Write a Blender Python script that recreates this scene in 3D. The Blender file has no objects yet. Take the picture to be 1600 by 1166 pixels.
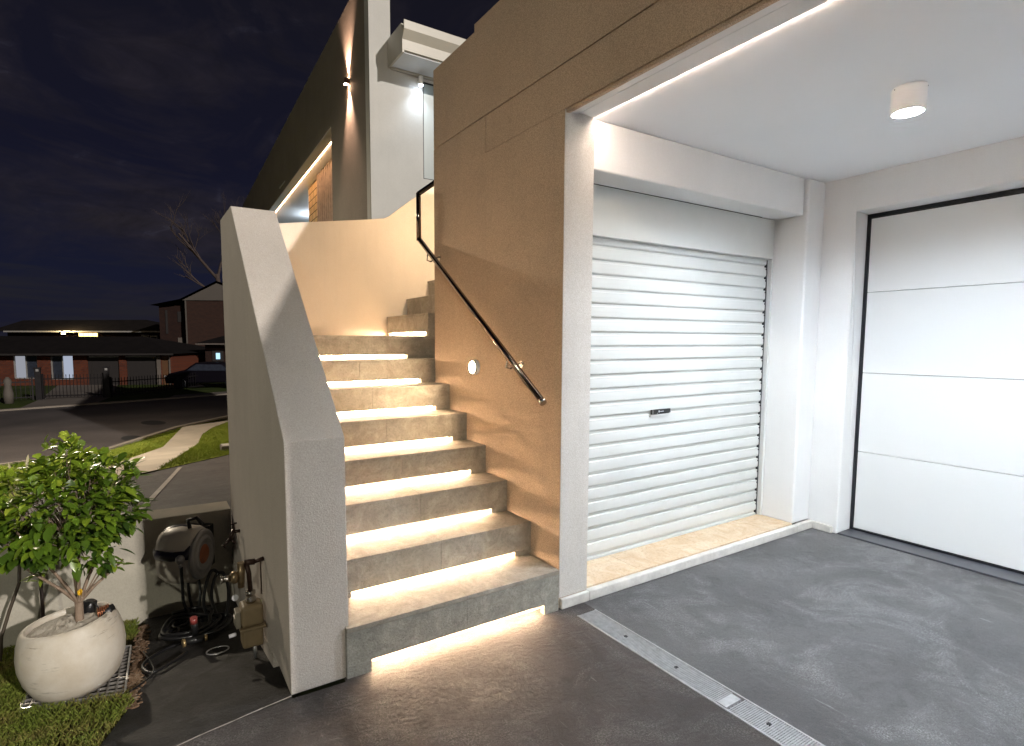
import bpy, bmesh, math, random
from mathutils import Vector, Matrix
R=math.radians
C=bpy.context.scene.collection
random.seed(7)
# ------------------------------------------------------------------ helpers
class MB:
    """collects shapes into one bmesh, links them as one mesh object"""
    def __init__(s): s.bm=bmesh.new()
    def quad(s,*p):
        return s.bm.faces.new([s.bm.verts.new(v) for v in p])
    def box(s,x0,y0,z0,x1,y1,z1,M=None):
        vs=[Vector((x,y,z)) for z in (z0,z1) for y in (y0,y1) for x in (x0,x1)]
        if M: vs=[M@v for v in vs]
        v=[s.bm.verts.new(q) for q in vs]
        for f in ((0,2,3,1),(4,5,7,6),(0,1,5,4),(2,6,7,3),(0,4,6,2),(1,3,7,5)): s.bm.faces.new([v[i] for i in f])
        return s
    def prism(s,poly,a,b):
        """poly of 3D points, extruded from offset vector a to b"""
        a=Vector(a); b=Vector(b)
        p=[s.bm.verts.new(Vector(q)+a) for q in poly]; q=[s.bm.verts.new(Vector(t)+b) for t in poly]
        s.bm.faces.new(p[::-1]); s.bm.faces.new(q); n=len(p)
        for i in range(n): s.bm.faces.new([p[i],p[(i+1)%n],q[(i+1)%n],q[i]])
        return s
    def tube(s,pts,r,n=10,r2=None,cap=True):
        pts=[Vector(p) for p in pts]; k=len(pts); rings=[]; up=None
        for i,p in enumerate(pts):
            d=(pts[min(i+1,k-1)]-pts[max(i-1,0)]).normalized()
            if up is None: up=Vector((0,0,1)) if abs(d.z)<.9 else Vector((1,0,0))
            x=d.cross(up)
            if x.length<1e-4: x=d.cross(Vector((0.3,1,0.2)))
            x.normalize(); y=x.cross(d).normalized(); up=y
            rr=r if r2 is None else r+(r2-r)*i/max(1,k-1)
            rings.append([s.bm.verts.new(p+x*rr*math.cos(2*math.pi*j/n)+y*rr*math.sin(2*math.pi*j/n)) for j in range(n)])
        for a,b in zip(rings,rings[1:]):
            for j in range(n):
                f=s.bm.faces.new([a[j],a[(j+1)%n],b[(j+1)%n],b[j]]); f.smooth=True
        if cap: s.bm.faces.new(rings[0][::-1]); s.bm.faces.new(rings[-1])
        return s
    def lathe(s,prof,M=None,n=40,cap0=True,cap1=True,smooth=True):
        M=M or Matrix(); rings=[]
        for r,z in prof:
            rings.append([s.bm.verts.new(M@Vector((r*math.cos(2*math.pi*j/n),r*math.sin(2*math.pi*j/n),z))) for j in range(n)])
        for a,b in zip(rings,rings[1:]):
            for j in range(n):
                f=s.bm.faces.new([a[j],a[(j+1)%n],b[(j+1)%n],b[j]]); f.smooth=smooth
        if cap0: s.bm.faces.new(rings[0][::-1])
        if cap1: s.bm.faces.new(rings[-1])
        return s
    def build(s,name,mat,parent=None,bevel=0,seg=2,recalc=True):
        if recalc: bmesh.ops.recalc_face_normals(s.bm,faces=s.bm.faces[:])
        me=bpy.data.meshes.new(name); s.bm.to_mesh(me); s.bm.free()
        o=bpy.data.objects.new(name,me); C.objects.link(o)
        me.materials.append(mat)
        if parent: o.parent=parent
        if bevel:
            m=o.modifiers.new('b','BEVEL'); m.width=bevel; m.segments=seg; m.limit_method='ANGLE'; m.angle_limit=R(40)
            m.harden_normals=False
        return o
def tag(o,label=None,cat=None,group=None,kind=None):
    if label: o['label']=label
    if cat: o['category']=cat
    if group: o['group']=group
    if kind: o['kind']=kind
    return o
def empty(name,loc=(0,0,0)):
    o=bpy.data.objects.new(name,None); C.objects.link(o); o.empty_display_size=.1
    return o   # kept at the origin: parts are built in world coordinates
def thing(name,label,cat,group=None): return tag(empty(name),label,cat,group)
# ------------------------------------------------------------------ materials
def newmat(name):
    m=bpy.data.materials.new(name); m.use_nodes=True; nt=m.node_tree; nt.nodes.clear()
    out=nt.nodes.new('ShaderNodeOutputMaterial'); b=nt.nodes.new('ShaderNodeBsdfPrincipled')
    nt.links.new(b.outputs[0],out.inputs[0])
    return m,nt,b
def N(nt,t,**k):
    n=nt.nodes.new(t)
    for a,v in k.items():
        if a in n.inputs: n.inputs[a].default_value=v
        else: setattr(n,a,v)
    return n
def coord(nt,scale=(1,1,1),rot=(0,0,0)):
    g=N(nt,'ShaderNodeNewGeometry'); m=N(nt,'ShaderNodeMapping'); m.inputs['Scale'].default_value=scale; m.inputs['Rotation'].default_value=rot
    nt.links.new(g.outputs['Position'],m.inputs[0]); return m.outputs[0]
def noise(nt,vec,scale,detail=4,rough=.55,dist=0):
    n=N(nt,'ShaderNodeTexNoise'); n.inputs['Scale'].default_value=scale; n.inputs['Detail'].default_value=detail
    n.inputs['Roughness'].default_value=rough; n.inputs['Distortion'].default_value=dist
    nt.links.new(vec,n.inputs['Vector']); return n.outputs[0]
def ramp(nt,fac,stops):
    r=N(nt,'ShaderNodeValToRGB'); e=r.color_ramp.elements
    while len(e)<len(stops): e.new(.5)
    for i,(p,c) in enumerate(stops):
        e[i].position=p; e[i].color=(*c,1) if len(c)==3 else c
    nt.links.new(fac,r.inputs[0]); return r.outputs[0]
def mix(nt,fac,a,b,mode='MIX'):
    m=N(nt,'ShaderNodeMix',data_type='RGBA',blend_type=mode)
    for i,v in ((0,fac),(6,a),(7,b)):
        if isinstance(v,(int,float)): m.inputs[i].default_value=v
        elif isinstance(v,tuple): m.inputs[i].default_value=(*v,1)
        else: nt.links.new(v,m.inputs[i])
    return m.outputs[2]
def math_(nt,op,a,b=0.):
    m=N(nt,'ShaderNodeMath',operation=op)
    for i,v in ((0,a),(1,b)):
        if isinstance(v,(int,float)): m.inputs[i].default_value=v
        else: nt.links.new(v,m.inputs[i])
    return m.outputs[0]
def bump(nt,b,h,strength=.5,dist=.002,prev=None):
    n=N(nt,'ShaderNodeBump'); n.inputs['Strength'].default_value=strength; n.inputs['Distance'].default_value=dist
    nt.links.new(h,n.inputs['Height'])
    if prev: nt.links.new(prev,n.inputs['Normal'])
    nt.links.new(n.outputs[0],b.inputs['Normal']); return n.outputs[0]
def plain(name,col,rough=.5,metal=0,var=.12,nscale=8,bs=0,bscale=200,bdist=.001,spec=None,coat=0):
    m,nt,b=newmat(name); v=coord(nt)
    n=noise(nt,v,nscale,5)
    lo=tuple(c*(1-var) for c in col); hi=tuple(min(1,c*(1+var)) for c in col)
    nt.links.new(ramp(nt,n,[(.3,lo),(.7,hi)]),b.inputs['Base Color'])
    b.inputs['Roughness'].default_value=rough; b.inputs['Metallic'].default_value=metal
    if spec is not None: b.inputs['Specular IOR Level'].default_value=spec
    if coat: b.inputs['Coat Weight'].default_value=coat
    if bs: bump(nt,b,noise(nt,v,bscale,3),bs,bdist)
    return m
def render_mat(name,col,bs=.55,scale=170,var=.06,stain=.10,streak=True,speck=.16):
    """sprayed texture-coat wall"""
    m,nt,b=newmat(name); v=coord(nt)
    n=noise(nt,v,1.7,6,.6)
    lo=tuple(c*(1-var*1.6) for c in col); hi=tuple(min(1,c*(1+var)) for c in col)
    c=ramp(nt,n,[(.3,lo),(.7,hi)])
    if streak:
        s=noise(nt,coord(nt,(9,9,.8)),1.3,5,.65)
        c=mix(nt,math_(nt,'MULTIPLY',ramp(nt,s,[(.5,(0,0,0)),(.78,(1,1,1))]),stain*3),c,tuple(x*.78 for x in col))
    sp=noise(nt,v,scale*1.6,2)
    c=mix(nt,speck,c,ramp(nt,sp,[(.35,(.0,.0,.0)),(.65,(1,1,1))]),'OVERLAY')
    nt.links.new(c,b.inputs['Base Color']); b.inputs['Roughness'].default_value=.88
    b.inputs['Specular IOR Level'].default_value=.25
    p=bump(nt,b,noise(nt,v,scale,3,.6),bs,.0028)
    bump(nt,b,noise(nt,v,9,4),.22,.004,p)
    return m
def emit(name,col,s):
    m=bpy.data.materials.new(name); m.use_nodes=True; nt=m.node_tree; nt.nodes.clear()
    o=nt.nodes.new('ShaderNodeOutputMaterial'); e=nt.nodes.new('ShaderNodeEmission')
    e.inputs[0].default_value=(*col,1); e.inputs[1].default_value=s; nt.links.new(e.outputs[0],o.inputs[0]); return m

WARM=(1,.69,.44); LEDW=(1,.70,.44); COOL=(.80,.90,1.0)
M={}
M['render']=render_mat('render_grey',(.58,.525,.475))
M['brownwall']=render_mat('render_facade',(.49,.385,.285),bs=.7,speck=.26)
M['cream']=render_mat('render_stair_wall',(.82,.73,.62),bs=.15,var=.04,stain=.05)
M['pillar']=render_mat('render_pillar',(.60,.565,.525),bs=.5)
M['inside']=render_mat('render_garage',(.76,.762,.76),bs=.16,var=.03,scale=110,stain=.04,speck=.05)
M['ceil']=plain('ceiling_paint',(.88,.885,.90),.75,var=.015,nscale=1.5)
M['kerb']=plain('kerb_paint',(.58,.56,.52),.8,var=.16,nscale=14,bs=.5,bscale=60,bdist=.004)
M['shutter']=plain('shutter_paint',(.60,.615,.60),.38,var=.03,nscale=3,coat=.1)
M['panel']=plain('door_paint',(.73,.745,.745),.45,var=.012,nscale=1.2,bs=.05,bscale=300)
M['casing']=plain('casing_paint',(.62,.64,.63),.4,var=.02)
M['black']=plain('black_rubber',(.008,.009,.013),.45,var=.2)
M['blackplastic']=plain('black_plastic',(.012,.012,.013),.35,var=.2,nscale=30)
M['rail']=plain('dark_steel_tube',(.20,.165,.135),.13,metal=1,var=.1,nscale=20)
M['chrome']=plain('bracket_steel',(.45,.42,.38),.25,metal=1,var=.1)
M['white']=plain('fitting_white',(.84,.84,.83),.45,var=.02)
M['gutter']=plain('gutter_paint',(.50,.47,.40),.4,var=.05,nscale=2)
M['soffit']=plain('soffit_paint',(.66,.68,.70),.6,var=.02)
M['darkwall']=render_mat('render_dark',(.25,.22,.185),bs=.5,scale=60,stain=.14,speck=.1)
M['lightwall']=render_mat('render_pale',(.56,.55,.52),bs=.08,scale=60,var=.04,stain=.07,speck=.03)
M['timber']=plain('timber_batten',(.56,.43,.35),.55,var=.2,nscale=12)
M['led_stair']=emit('led_warm',WARM,74)
M['led_beam']=emit('led_beam',(1,.82,.69),34)
M['led_house']=emit('led_house',(1,.56,.28),11)
M['lamp_cool']=emit('lamp_cool',(.80,.895,1),960)
M['lamp_warm']=emit('lamp_warm',(1,.72,.46),380)
M['lamp_eave']=emit('lamp_eave',(.75,.86,1),28)
M['lamp_spot']=emit('lamp_spot',(1,.62,.40),60)
M['chan']=plain('drain_channel',(.02,.02,.02),.7)
M['galv']=plain('galvanised_steel',(.55,.55,.56),.38,metal=.75,var=.15,nscale=40)
def concrete(name,c0,c1,scuff=.5,rl=.35,rh=.62,swirl=.5,sc=(.22,.21,.2)):
    m,nt,b=newmat(name); v=coord(nt)
    big=noise(nt,v,1.6,7,.62,.6); mid=noise(nt,v,7,8,.65,1.2)
    c=ramp(nt,math_(nt,'ADD',math_(nt,'MULTIPLY',big,.6),math_(nt,'MULTIPLY',mid,.4)),[(.36,c0),(.66,c1)])
    # scuffed, powdery marks where the trowelled surface is worn
    a=noise(nt,v,2.2,10,.74,1.4); f=noise(nt,v,150,6,.8)
    msk=math_(nt,'MULTIPLY',ramp(nt,a,[(.48,(0,0,0)),(.66,(1,1,1))]),ramp(nt,f,[(.46,(0,0,0)),(.66,(1,1,1))]))
    c=mix(nt,math_(nt,'MULTIPLY',msk,scuff),c,sc)
    # fine scratches, stretched two ways
    for rot,s in ((.5,(60,3.5,1)),(-.7,(45,3,1)),(1.35,(70,4,1))):
        st=noise(nt,coord(nt,s,(0,0,rot)),1,4,.6,1.5)
        lm=noise(nt,coord(nt,(1,1,1),(0,0,rot)),3.1,4,.6,.4)
        sm=math_(nt,'MULTIPLY',ramp(nt,st,[(.66,(0,0,0)),(.74,(1,1,1))]),ramp(nt,lm,[(.5,(0,0,0)),(.66,(1,1,1))]))
        c=mix(nt,math_(nt,'MULTIPLY',sm,scuff*.8),c,sc)
    # pale specks
    vo=N(nt,'ShaderNodeTexVoronoi'); vo.inputs['Scale'].default_value=38; nt.links.new(v,vo.inputs['Vector'])
    dm=ramp(nt,vo.outputs['Distance'],[(.03,(1,1,1)),(.075,(0,0,0))])
    dn=ramp(nt,noise(nt,v,5,2),[(.55,(0,0,0)),(.62,(1,1,1))])
    c=mix(nt,math_(nt,'MULTIPLY',math_(nt,'MULTIPLY',dm,dn),.6),c,(.32,.3,.28))
    gr=noise(nt,v,420,3,.7); c=mix(nt,.45,c,ramp(nt,gr,[(.36,(.12,.12,.12)),(.64,(.9,.9,.9))]),'OVERLAY')
    dk=ramp(nt,noise(nt,v,3.7,8,.7,1.6),[(.56,(0,0,0)),(.66,(1,1,1))]); c=mix(nt,math_(nt,'MULTIPLY',dk,.35),c,tuple(x*.55 for x in c0))
    nt.links.new(c,b.inputs['Base Color'])
    rr=N(nt,'ShaderNodeMapRange'); nt.links.new(mid,rr.inputs[0]); rr.inputs[1].default_value=.3; rr.inputs[2].default_value=.7
    rr.inputs[3].default_value=rl; rr.inputs[4].default_value=rh; nt.links.new(rr.outputs[0],b.inputs['Roughness'])
    w=N(nt,'ShaderNodeTexWave',wave_type='RINGS'); w.inputs['Scale'].default_value=9; w.inputs['Distortion'].default_value=14
    w.inputs['Detail'].default_value=4; w.inputs['Detail Scale'].default_value=1.1
    mp=coord(nt,(1,1,1)); nt.links.new(mp,w.inputs['Vector'])
    wm=math_(nt,'MULTIPLY',w.outputs[1],ramp(nt,noise(nt,v,2.3,3),[(.42,(0,0,0)),(.62,(1,1,1))]))
    p=bump(nt,b,wm,swirl,.0045)
    p=bump(nt,b,noise(nt,v,34,9,.78,1.0),.95,.020,p)
    bump(nt,b,noise(nt,v,260,4,.7),1.0,.005,p)
    return m
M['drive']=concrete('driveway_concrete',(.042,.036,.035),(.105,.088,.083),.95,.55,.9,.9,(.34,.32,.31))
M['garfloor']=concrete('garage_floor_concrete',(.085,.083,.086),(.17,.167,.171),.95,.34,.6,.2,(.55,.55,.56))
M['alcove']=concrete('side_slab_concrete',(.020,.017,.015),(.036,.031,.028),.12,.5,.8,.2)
M['lowdrive']=concrete('lower_driveway_concrete',(.05,.045,.045),(.11,.098,.096),.2,.5,.8,.2)
def stone(name,c0,c1,c2,sc=5,bs=.35,bd=.003,rough=.6):
    m,nt,b=newmat(name); v=coord(nt)
    a=noise(nt,v,sc,9,.68,1.0); f=noise(nt,v,sc*9,6,.7,.5)
    c=ramp(nt,a,[(.32,c0),(.52,c1),(.7,c2)])
    c=mix(nt,math_(nt,'MULTIPLY',ramp(nt,f,[(.5,(0,0,0)),(.66,(1,1,1))]),.5),c,tuple(x*.72 for x in c0))
    vv=noise(nt,v,sc*1.7,5,.6,3.5)
    vein=ramp(nt,vv,[(.485,(0,0,0)),(.5,(1,1,1)),(.515,(0,0,0))])
    c=mix(nt,math_(nt,'MULTIPLY',vein,.25),c,tuple(x*.6 for x in c0))
    oi=N(nt,'ShaderNodeObjectInfo'); c=mix(nt,1,c,ramp(nt,oi.outputs['Random'],[(0,(.86,.85,.84)),(1,(1,1,1))]),'MULTIPLY')
    nt.links.new(c,b.inputs['Base Color']); b.inputs['Roughness'].default_value=rough; b.inputs['Specular IOR Level'].default_value=.3
    bump(nt,b,f,bs,bd); return m
M['limestone']=stone('limestone_tile',(.29,.265,.22),(.39,.36,.305),(.51,.475,.41),9,.8,.004)
M['rough_lime']=stone('split_limestone',(.31,.30,.26),(.44,.425,.37),(.58,.555,.49),14,1.0,.012,.8)
M['travertine']=stone('travertine_tile',(.58,.40,.24),(.68,.53,.37),(.76,.65,.50),7,.15,.001,.5)
def grassmat(name,a,b_,sc=3):
    m,nt,b=newmat(name); v=coord(nt)
    n=noise(nt,v,sc,6,.65); f=noise(nt,v,sc*25,3,.6)
    c=ramp(nt,n,[(.32,a),(.68,b_)])
    c=mix(nt,.5,c,ramp(nt,f,[(.3,(.15,.15,.15)),(.7,(.85,.85,.85))]),'OVERLAY')
    nt.links.new(c,b.inputs['Base Color']); b.inputs['Roughness'].default_value=.85; b.inputs['Specular IOR Level'].default_value=.15
    bump(nt,b,f,1,.03); return m
M['soil']=grassmat('lawn_soil',(.07,.045,.025),(.12,.10,.04),5)
M['verge']=grassmat('verge_grass',(.13,.17,.02),(.24,.27,.04),1.5)
M['dimgrass']=grassmat('dim_grass',(.02,.03,.008),(.05,.07,.012),.6)
M['ground']=grassmat('ground_earth',(.02,.025,.01),(.04,.045,.015),.2)
M['path']=plain('footpath_concrete',(.46,.40,.33),.85,var=.16,nscale=1.2,bs=.2,bscale=30,bdist=.01)
M['road']=plain('road_asphalt',(.060,.050,.048),.8,var=.35,nscale=.6,bs=.5,bscale=20,bdist=.02)
M['patch']=plain('asphalt_patch',(.012,.011,.011),.8,var=.2)
M['kerbfar']=plain('street_kerb_concrete',(.20,.17,.14),.85,var=.2,nscale=.8)
M['pavefar']=plain('pavement_concrete',(.12,.10,.085),.85,var=.25,nscale=.5)
M['line']=plain('joint_line_grout',(.36,.33,.30),.8,var=.2)
def brickmat(name,c1,c2,mo,ux,scale=2.4):
    m,nt,b=newmat(name); g=N(nt,'ShaderNodeNewGeometry'); s=N(nt,'ShaderNodeSeparateXYZ'); nt.links.new(g.outputs['Position'],s.inputs[0])
    u=math_(nt,'ADD',math_(nt,'MULTIPLY',s.outputs[0],ux[0]),math_(nt,'MULTIPLY',s.outputs[1],ux[1]))
    cb=N(nt,'ShaderNodeCombineXYZ'); nt.links.new(u,cb.inputs[0]); nt.links.new(s.outputs[2],cb.inputs[1])
    t=N(nt,'ShaderNodeTexBrick'); nt.links.new(cb.outputs[0],t.inputs['Vector']); t.inputs['Scale'].default_value=scale
    t.inputs['Color1'].default_value=(*c1,1); t.inputs['Color2'].default_value=(*c2,1); t.inputs['Mortar'].default_value=(*mo,1); t.inputs['Mortar Size'].default_value=.015
    nt.links.new(t.outputs[0],b.inputs['Base Color']); b.inputs['Roughness'].default_value=.85; b.inputs['Specular IOR Level'].default_value=.1
    return m
HE=Vector((8.76,-4.17,0)).normalized()
M['brick']=brickmat('red_brick',(.13,.038,.020),(.085,.026,.016),(.06,.045,.04),(HE.x,HE.y),2.4)
M['darkbrick']=brickmat('dark_brick',(.035,.018,.014),(.026,.014,.012),(.02,.016,.015),(HE.x,HE.y),2.4)
M['yellowbrick']=brickmat('yellow_brick',(.74,.55,.32),(.66,.48,.27),(.05,.035,.02),(.0366,.9993),1.6)
M['roof']=plain('dark_roof_tile',(.010,.008,.008),.9,var=.3,nscale=2,spec=.1)
M['fascia']=plain('white_fascia',(.24,.23,.22),.6)
M['gable']=plain('gable_board',(.10,.085,.072),.8,var=.1,nscale=.7)
M['garagedark']=plain('dark_garage_door',(.022,.018,.017),.7,var=.1)
M['curtain']=plain('window_sheer',(.48,.48,.50),.8,var=.1,nscale=4)
M['glassdark']=plain('dark_window_glass',(.03,.035,.05),.25,var=.2)
M['litwin']=emit('lit_window',(1,.62,.20),1.6)
M['bluewin']=emit('blue_lit_window',(.45,.75,1),.4)
M['fence']=plain('fence_metal',(.014,.012,.013),.5,metal=.2,var=.2,spec=.2)
M['carpaint']=plain('dark_car_paint',(.004,.003,.006),.5,var=.2,spec=.15)
M['pot']=None

# ------------------------------------------------------------------ terrain and street
def fz(y):  # street terrain height beyond the low wall
    return max(.1-.12*(y-3.65),-1.3)
def ground_sheet():
    ys=[-400,1.99,3.60,3.64,15.317,60,900]; zs=[-.04,-.04,-.33,.06,-1.34,-1.34,-1.34]
    b=MB(); xs=[-600,-60,-10,0,10,60,600]; vs=[[b.bm.verts.new((x,y,z)) for x in xs] for y,z in zip(ys,zs)]
    for i in range(len(ys)-1):
        for j in range(len(xs)-1): b.bm.faces.new([vs[i][j],vs[i][j+1],vs[i+1][j+1],vs[i+1][j]])
    return tag(b.build('ground',M['ground'],recalc=False),'dark open ground round the houses','ground',kind='structure')
ground_sheet()
def drape(name,poly,mat,off,label,cat,kind='structure',thick=0,zf=fz,brk=(15.317,),parent=None):
    b=MB(); f=b.bm.faces.new([b.bm.verts.new((x,y,0)) for x,y in poly])
    if f.normal.z<0: f.normal_flip()
    f.normal_update()
    if f.normal.z<0: bmesh.ops.reverse_faces(b.bm,faces=[f])
    for y in brk:
        bmesh.ops.bisect_plane(b.bm,geom=b.bm.verts[:]+b.bm.edges[:]+b.bm.faces[:],plane_co=(0,y,0),plane_no=(0,1,0))
    for v in b.bm.verts: v.co.z=zf(v.co.y)+off
    if thick:
        r=bmesh.ops.extrude_face_region(b.bm,geom=b.bm.faces[:])
        for v in [g for g in r['geom'] if isinstance(g,bmesh.types.BMVert)]: v.co.z-=thick
    o=b.build(name,mat,parent,recalc=bool(thick))
    if not parent: tag(o,label,cat,kind=kind)
    return o
drape('lower_driveway',[(-7,3.76),(5,3.76),(5,16),(1.2,10.56),(.077,8.78),(-1.1,6.9),(-3.2,8.5),(-7,6)],M['lowdrive'],.0,'dark concrete driveway beyond the low wall','driveway')
kn=[(-16,2),(-7,9.2),(-2.6,13.2),(-.903,15.7),(.642,18.58),(2.34,20.49),(9,27),(30,45)]
kf=[(-60,16),(-20,22.6),(-4.75,26.5),(-1.46,27.47),(.81,28.18),(3.33,29.09),(12,32.5),(40,45)]
drape('road',kn+kf[::-1],M['road'],.0,'grey asphalt road curving past the houses','road')
def strip(line,w,side=1):
    out=[]
    for i,(x,y) in enumerate(line):
        a=Vector(line[max(0,i-1)]); c=Vector(line[min(len(line)-1,i+1)]); d=(c-a).normalized(); out.append((x-d.y*w*side,y+d.x*w*side))
    return line+out[::-1]
drape('near_kerb',strip(kn,.16,-1),M['kerbfar'],.06,'pale concrete kerb on the near side of the road','kerb',thick=.1)
drape('far_kerb',strip(kf,.25,1),M['kerbfar'],.06,'pale concrete kerb on the far side of the road','kerb',thick=.1)
drape('grass_verge',[(-1.1,6.9),(-.339,11.945),(.865,18.66),(2.4,20.3),(.74,18.45),(-.78,15.6),(-2.45,13.1),(-6.5,9.2),(-3.2,8.5)],M['verge'],.012,'green grass verge between road and footpath','grass',kind='stuff')
drape('footpath',[(-1.1,6.9),(.077,8.784),(1.249,16.83),(1.625,18.05),(2.191,19.09),(6,23.6),(5.8,23.9),(2.239,19.39),(.865,18.657),(-.339,11.945)],M['path'],.02,'pale concrete footpath running up the street','footpath')
drape('front_lawn',[(.077,8.784),(1.202,10.561),(5,16.5),(9,25),(6,23.6),(2.191,19.09),(1.625,18.05),(1.249,16.83)],M['verge'],.012,'bright yellow-green lawn beside the footpath','grass',kind='stuff')
drape('driveway_joint_line',[(-.11,5.2),(-.06,5.2),(.385,8.95),(.335,8.95)],M['line'],.008,'thin pale joint line across the lower driveway','joint line')
for i,(cx,cy,a,c,t) in enumerate([(.11,20.2,.32,.62,.3),(-.42,17.25,.24,.5,.2)]):
    p=[(cx+a*math.cos(k*.5236)*math.cos(t)-c*math.sin(k*.5236)*math.sin(t),cy+c*math.sin(k*.5236)*math.cos(t)+a*math.cos(k*.5236)*math.sin(t)) for k in range(12)]
    drape('road_patch',p,M['patch'],.006,['dark patch in the asphalt, the farther of two','dark patch in the asphalt by the near kerb'][i],'road patch')
# far footway: grass and driveway crossings
drape('far_verge',[(-40,18),(-20,22.9),(-4.75,26.8),(-1.46,27.77),(.81,28.48),(3.33,29.4),(12,32.8),(40,45.4),(40,60),(-40,60)],M['dimgrass'],.012,'dim grass between the far kerb and the fences','grass',kind='stuff')
drape('far_driveway',[(-4.3,26.95),(-1.9,27.68),(-1.5,30.3),(-1.5,40),(-4.6,42),(-4.15,30.9)],M['pavefar'],.02,'concrete driveway crossing to the far gates','driveway')
drape('far_pavement',[(.75,28.55),(3.33,29.48),(12,33),(12,35),(4,31),(1.1,30.0)],M['pavefar'],.02,'strip of grey pavement along the far fence','pavement')
# small concrete meter box in the front lawn
b=MB(); b.box(1.19,11.6,fz(11.6)-.05,1.50,11.9,fz(11.6)+.10)
mb=b.build('service_box',M['pavefar'],bevel=.01); tag(mb,'small concrete service box set in the bright lawn','service box')
b=MB(); b.box(1.21,11.62,fz(11.6)+.10,1.48,11.88,fz(11.6)+.112); b.build('lid',M['line'],mb,bevel=.003)

# near ground: driveway, garage floor, side slab, lawn
fa=lambda y: -.18*max(0,y-1.99)
drape('driveway',[(-.19,-14),(9,-14),(9,-1.8),(1.70,-1.8),(1.70,2.06),(.62,2.06),(.60,1.96),(.405,1.965),(-.08,1.915),(-.19,1.90)],M['drive'],0,'dark trowelled concrete driveway below the stair','driveway',zf=lambda y:0,brk=())
drape('garage_floor',[(1.82,-1.86),(3.955,-1.86),(3.955,1.97),(1.82,1.97)],M['garfloor'],0,'grey scuffed concrete floor of the open garage','floor',zf=lambda y:0,brk=())
b=MB(); b.box(1.70,1.885,-.03,1.82,1.97,.0); tag(b.build('drain_end_slab',M['drive']),'short dark patch of concrete at the drain end','slab',kind='structure')
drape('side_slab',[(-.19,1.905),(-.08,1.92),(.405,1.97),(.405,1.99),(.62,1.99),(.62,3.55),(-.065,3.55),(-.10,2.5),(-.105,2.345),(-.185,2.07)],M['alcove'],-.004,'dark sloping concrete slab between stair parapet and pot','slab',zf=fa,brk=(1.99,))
drape('lawn_soil',[(-9,-14),(-.19,-14),(-.19,2.06),(-.105,2.345),(-.10,2.5),(-.065,3.56),(-9,3.56)],M['soil'],-.028,'bare brown soil showing through the lawn','soil',zf=fa,brk=(1.99,))
# pale scratched edge line of the driveway
b=MB()
pts=[(.405,1.977),(.30,1.962),(.2,1.944),(.10,1.928),(0,1.905),(-.1,1.88)]
for (x0,y0),(x1,y1) in zip(pts,pts[1:]): b.quad((x0,y0-.003,.003),(x1,y1-.0015,.003),(x1,y1+.0015,.003),(x0,y0+.003,.003))
tag(b.build('driveway_edge_line',M['line']),'thin pale scratched line along the driveway edge','edge line',kind='structure')

def blades(name,n,area,zf,hmin,hmax,w,mat,label,avoid=None,parent=None):
    b=MB(); rnd=random.Random(3)
    k=0
    while k<n:
        x=rnd.uniform(area[0],area[1]); y=rnd.uniform(area[2],area[3])
        if avoid and avoid(x,y): k+=1; continue
        z=zf(y); h=rnd.uniform(hmin,hmax); a=rnd.uniform(0,6.28); t=rnd.uniform(.2,1.1)*h; dx,dy=math.cos(a),math.sin(a)
        b.bm.faces.new([b.bm.verts.new(q) for q in ((x-dy*w,y+dx*w,z-.004),(x+dy*w,y-dx*w,z-.004),(x+dx*t*.5,y+dy*t*.5,z+h*.7),(x+dx*t,y+dy*t,z+h))]); k+=1
    return tag(b.build(name,mat,parent,recalc=False),label,'grass',kind='stuff')
def blade_mat(name,c):
    m,nt,b=newmat(name); v=coord(nt); n=noise(nt,v,4,5,.6); f=noise(nt,v,160,2)
    col=ramp(nt,math_(nt,'ADD',math_(nt,'MULTIPLY',n,.6),math_(nt,'MULTIPLY',f,.4)),c)
    nt.links.new(col,b.inputs['Base Color']); b.inputs['Roughness'].default_value=.6; b.inputs['Specular IOR Level'].default_value=.2
    return m
M['blade']=blade_mat('grass_blades',[(.36,(.20,.13,.06)),(.45,(.20,.18,.05)),(.53,(.15,.19,.03)),(.66,(.12,.17,.025))])
M['blade2']=blade_mat('lawn_blades',[(.35,(.22,.24,.03)),(.65,(.13,.20,.02))])
def av(x,y):
    if x>-.19+.085*max(0,min(1,(y-2.06)/.28)): return True
    return -.475<x<-.10 and 2.60-.4*(x+.475)<y<3.2
blades('lawn_grass',100000,(-1.9,-.10,1.1,3.55),fa,.008,.026,.0011,M['blade'],'short green and yellow grass in front of the pot',avoid=av)
def inpoly(P,x,y):
    r=False
    for k in range(len(P)):
        (x0,y0),(x1,y1)=P[k-1],P[k]
        if (y0>y)!=(y1>y) and x<(x1-x0)*(y-y0)/(y1-y0)+x0: r=not r
    return r
LAWN=[(.06,8.76),(1.19,10.54),(3,13.5),(3,19),(2.17,19.0),(1.625,18.0),(1.249,16.8)]
VERGE=[(-1.1,6.9),(-.33,11.945),(.87,18.66),(.72,18.4),(-.80,15.6),(-2.5,13.1),(-3.2,8.5)]
blades('lawn_grass',26000,(.0,2.4,8.7,19),lambda y: fz(y)+.012,.02,.055,.005,M['blade2'],'short bright grass on the lawn by the footpath',avoid=lambda x,y: not inpoly(LAWN,x,y))
blades('verge_blades',22000,(-2.6,.9,8,18.7),lambda y: fz(y)+.012,.02,.06,.005,M['blade2'],'rough grass standing along the near kerb',avoid=lambda x,y: not inpoly(VERGE,x,y))

# ------------------------------------------------------------------ garage (building with facade wall)
gar=thing('garage','pale rendered garage with open side, shutter and panel door','garage')
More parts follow.
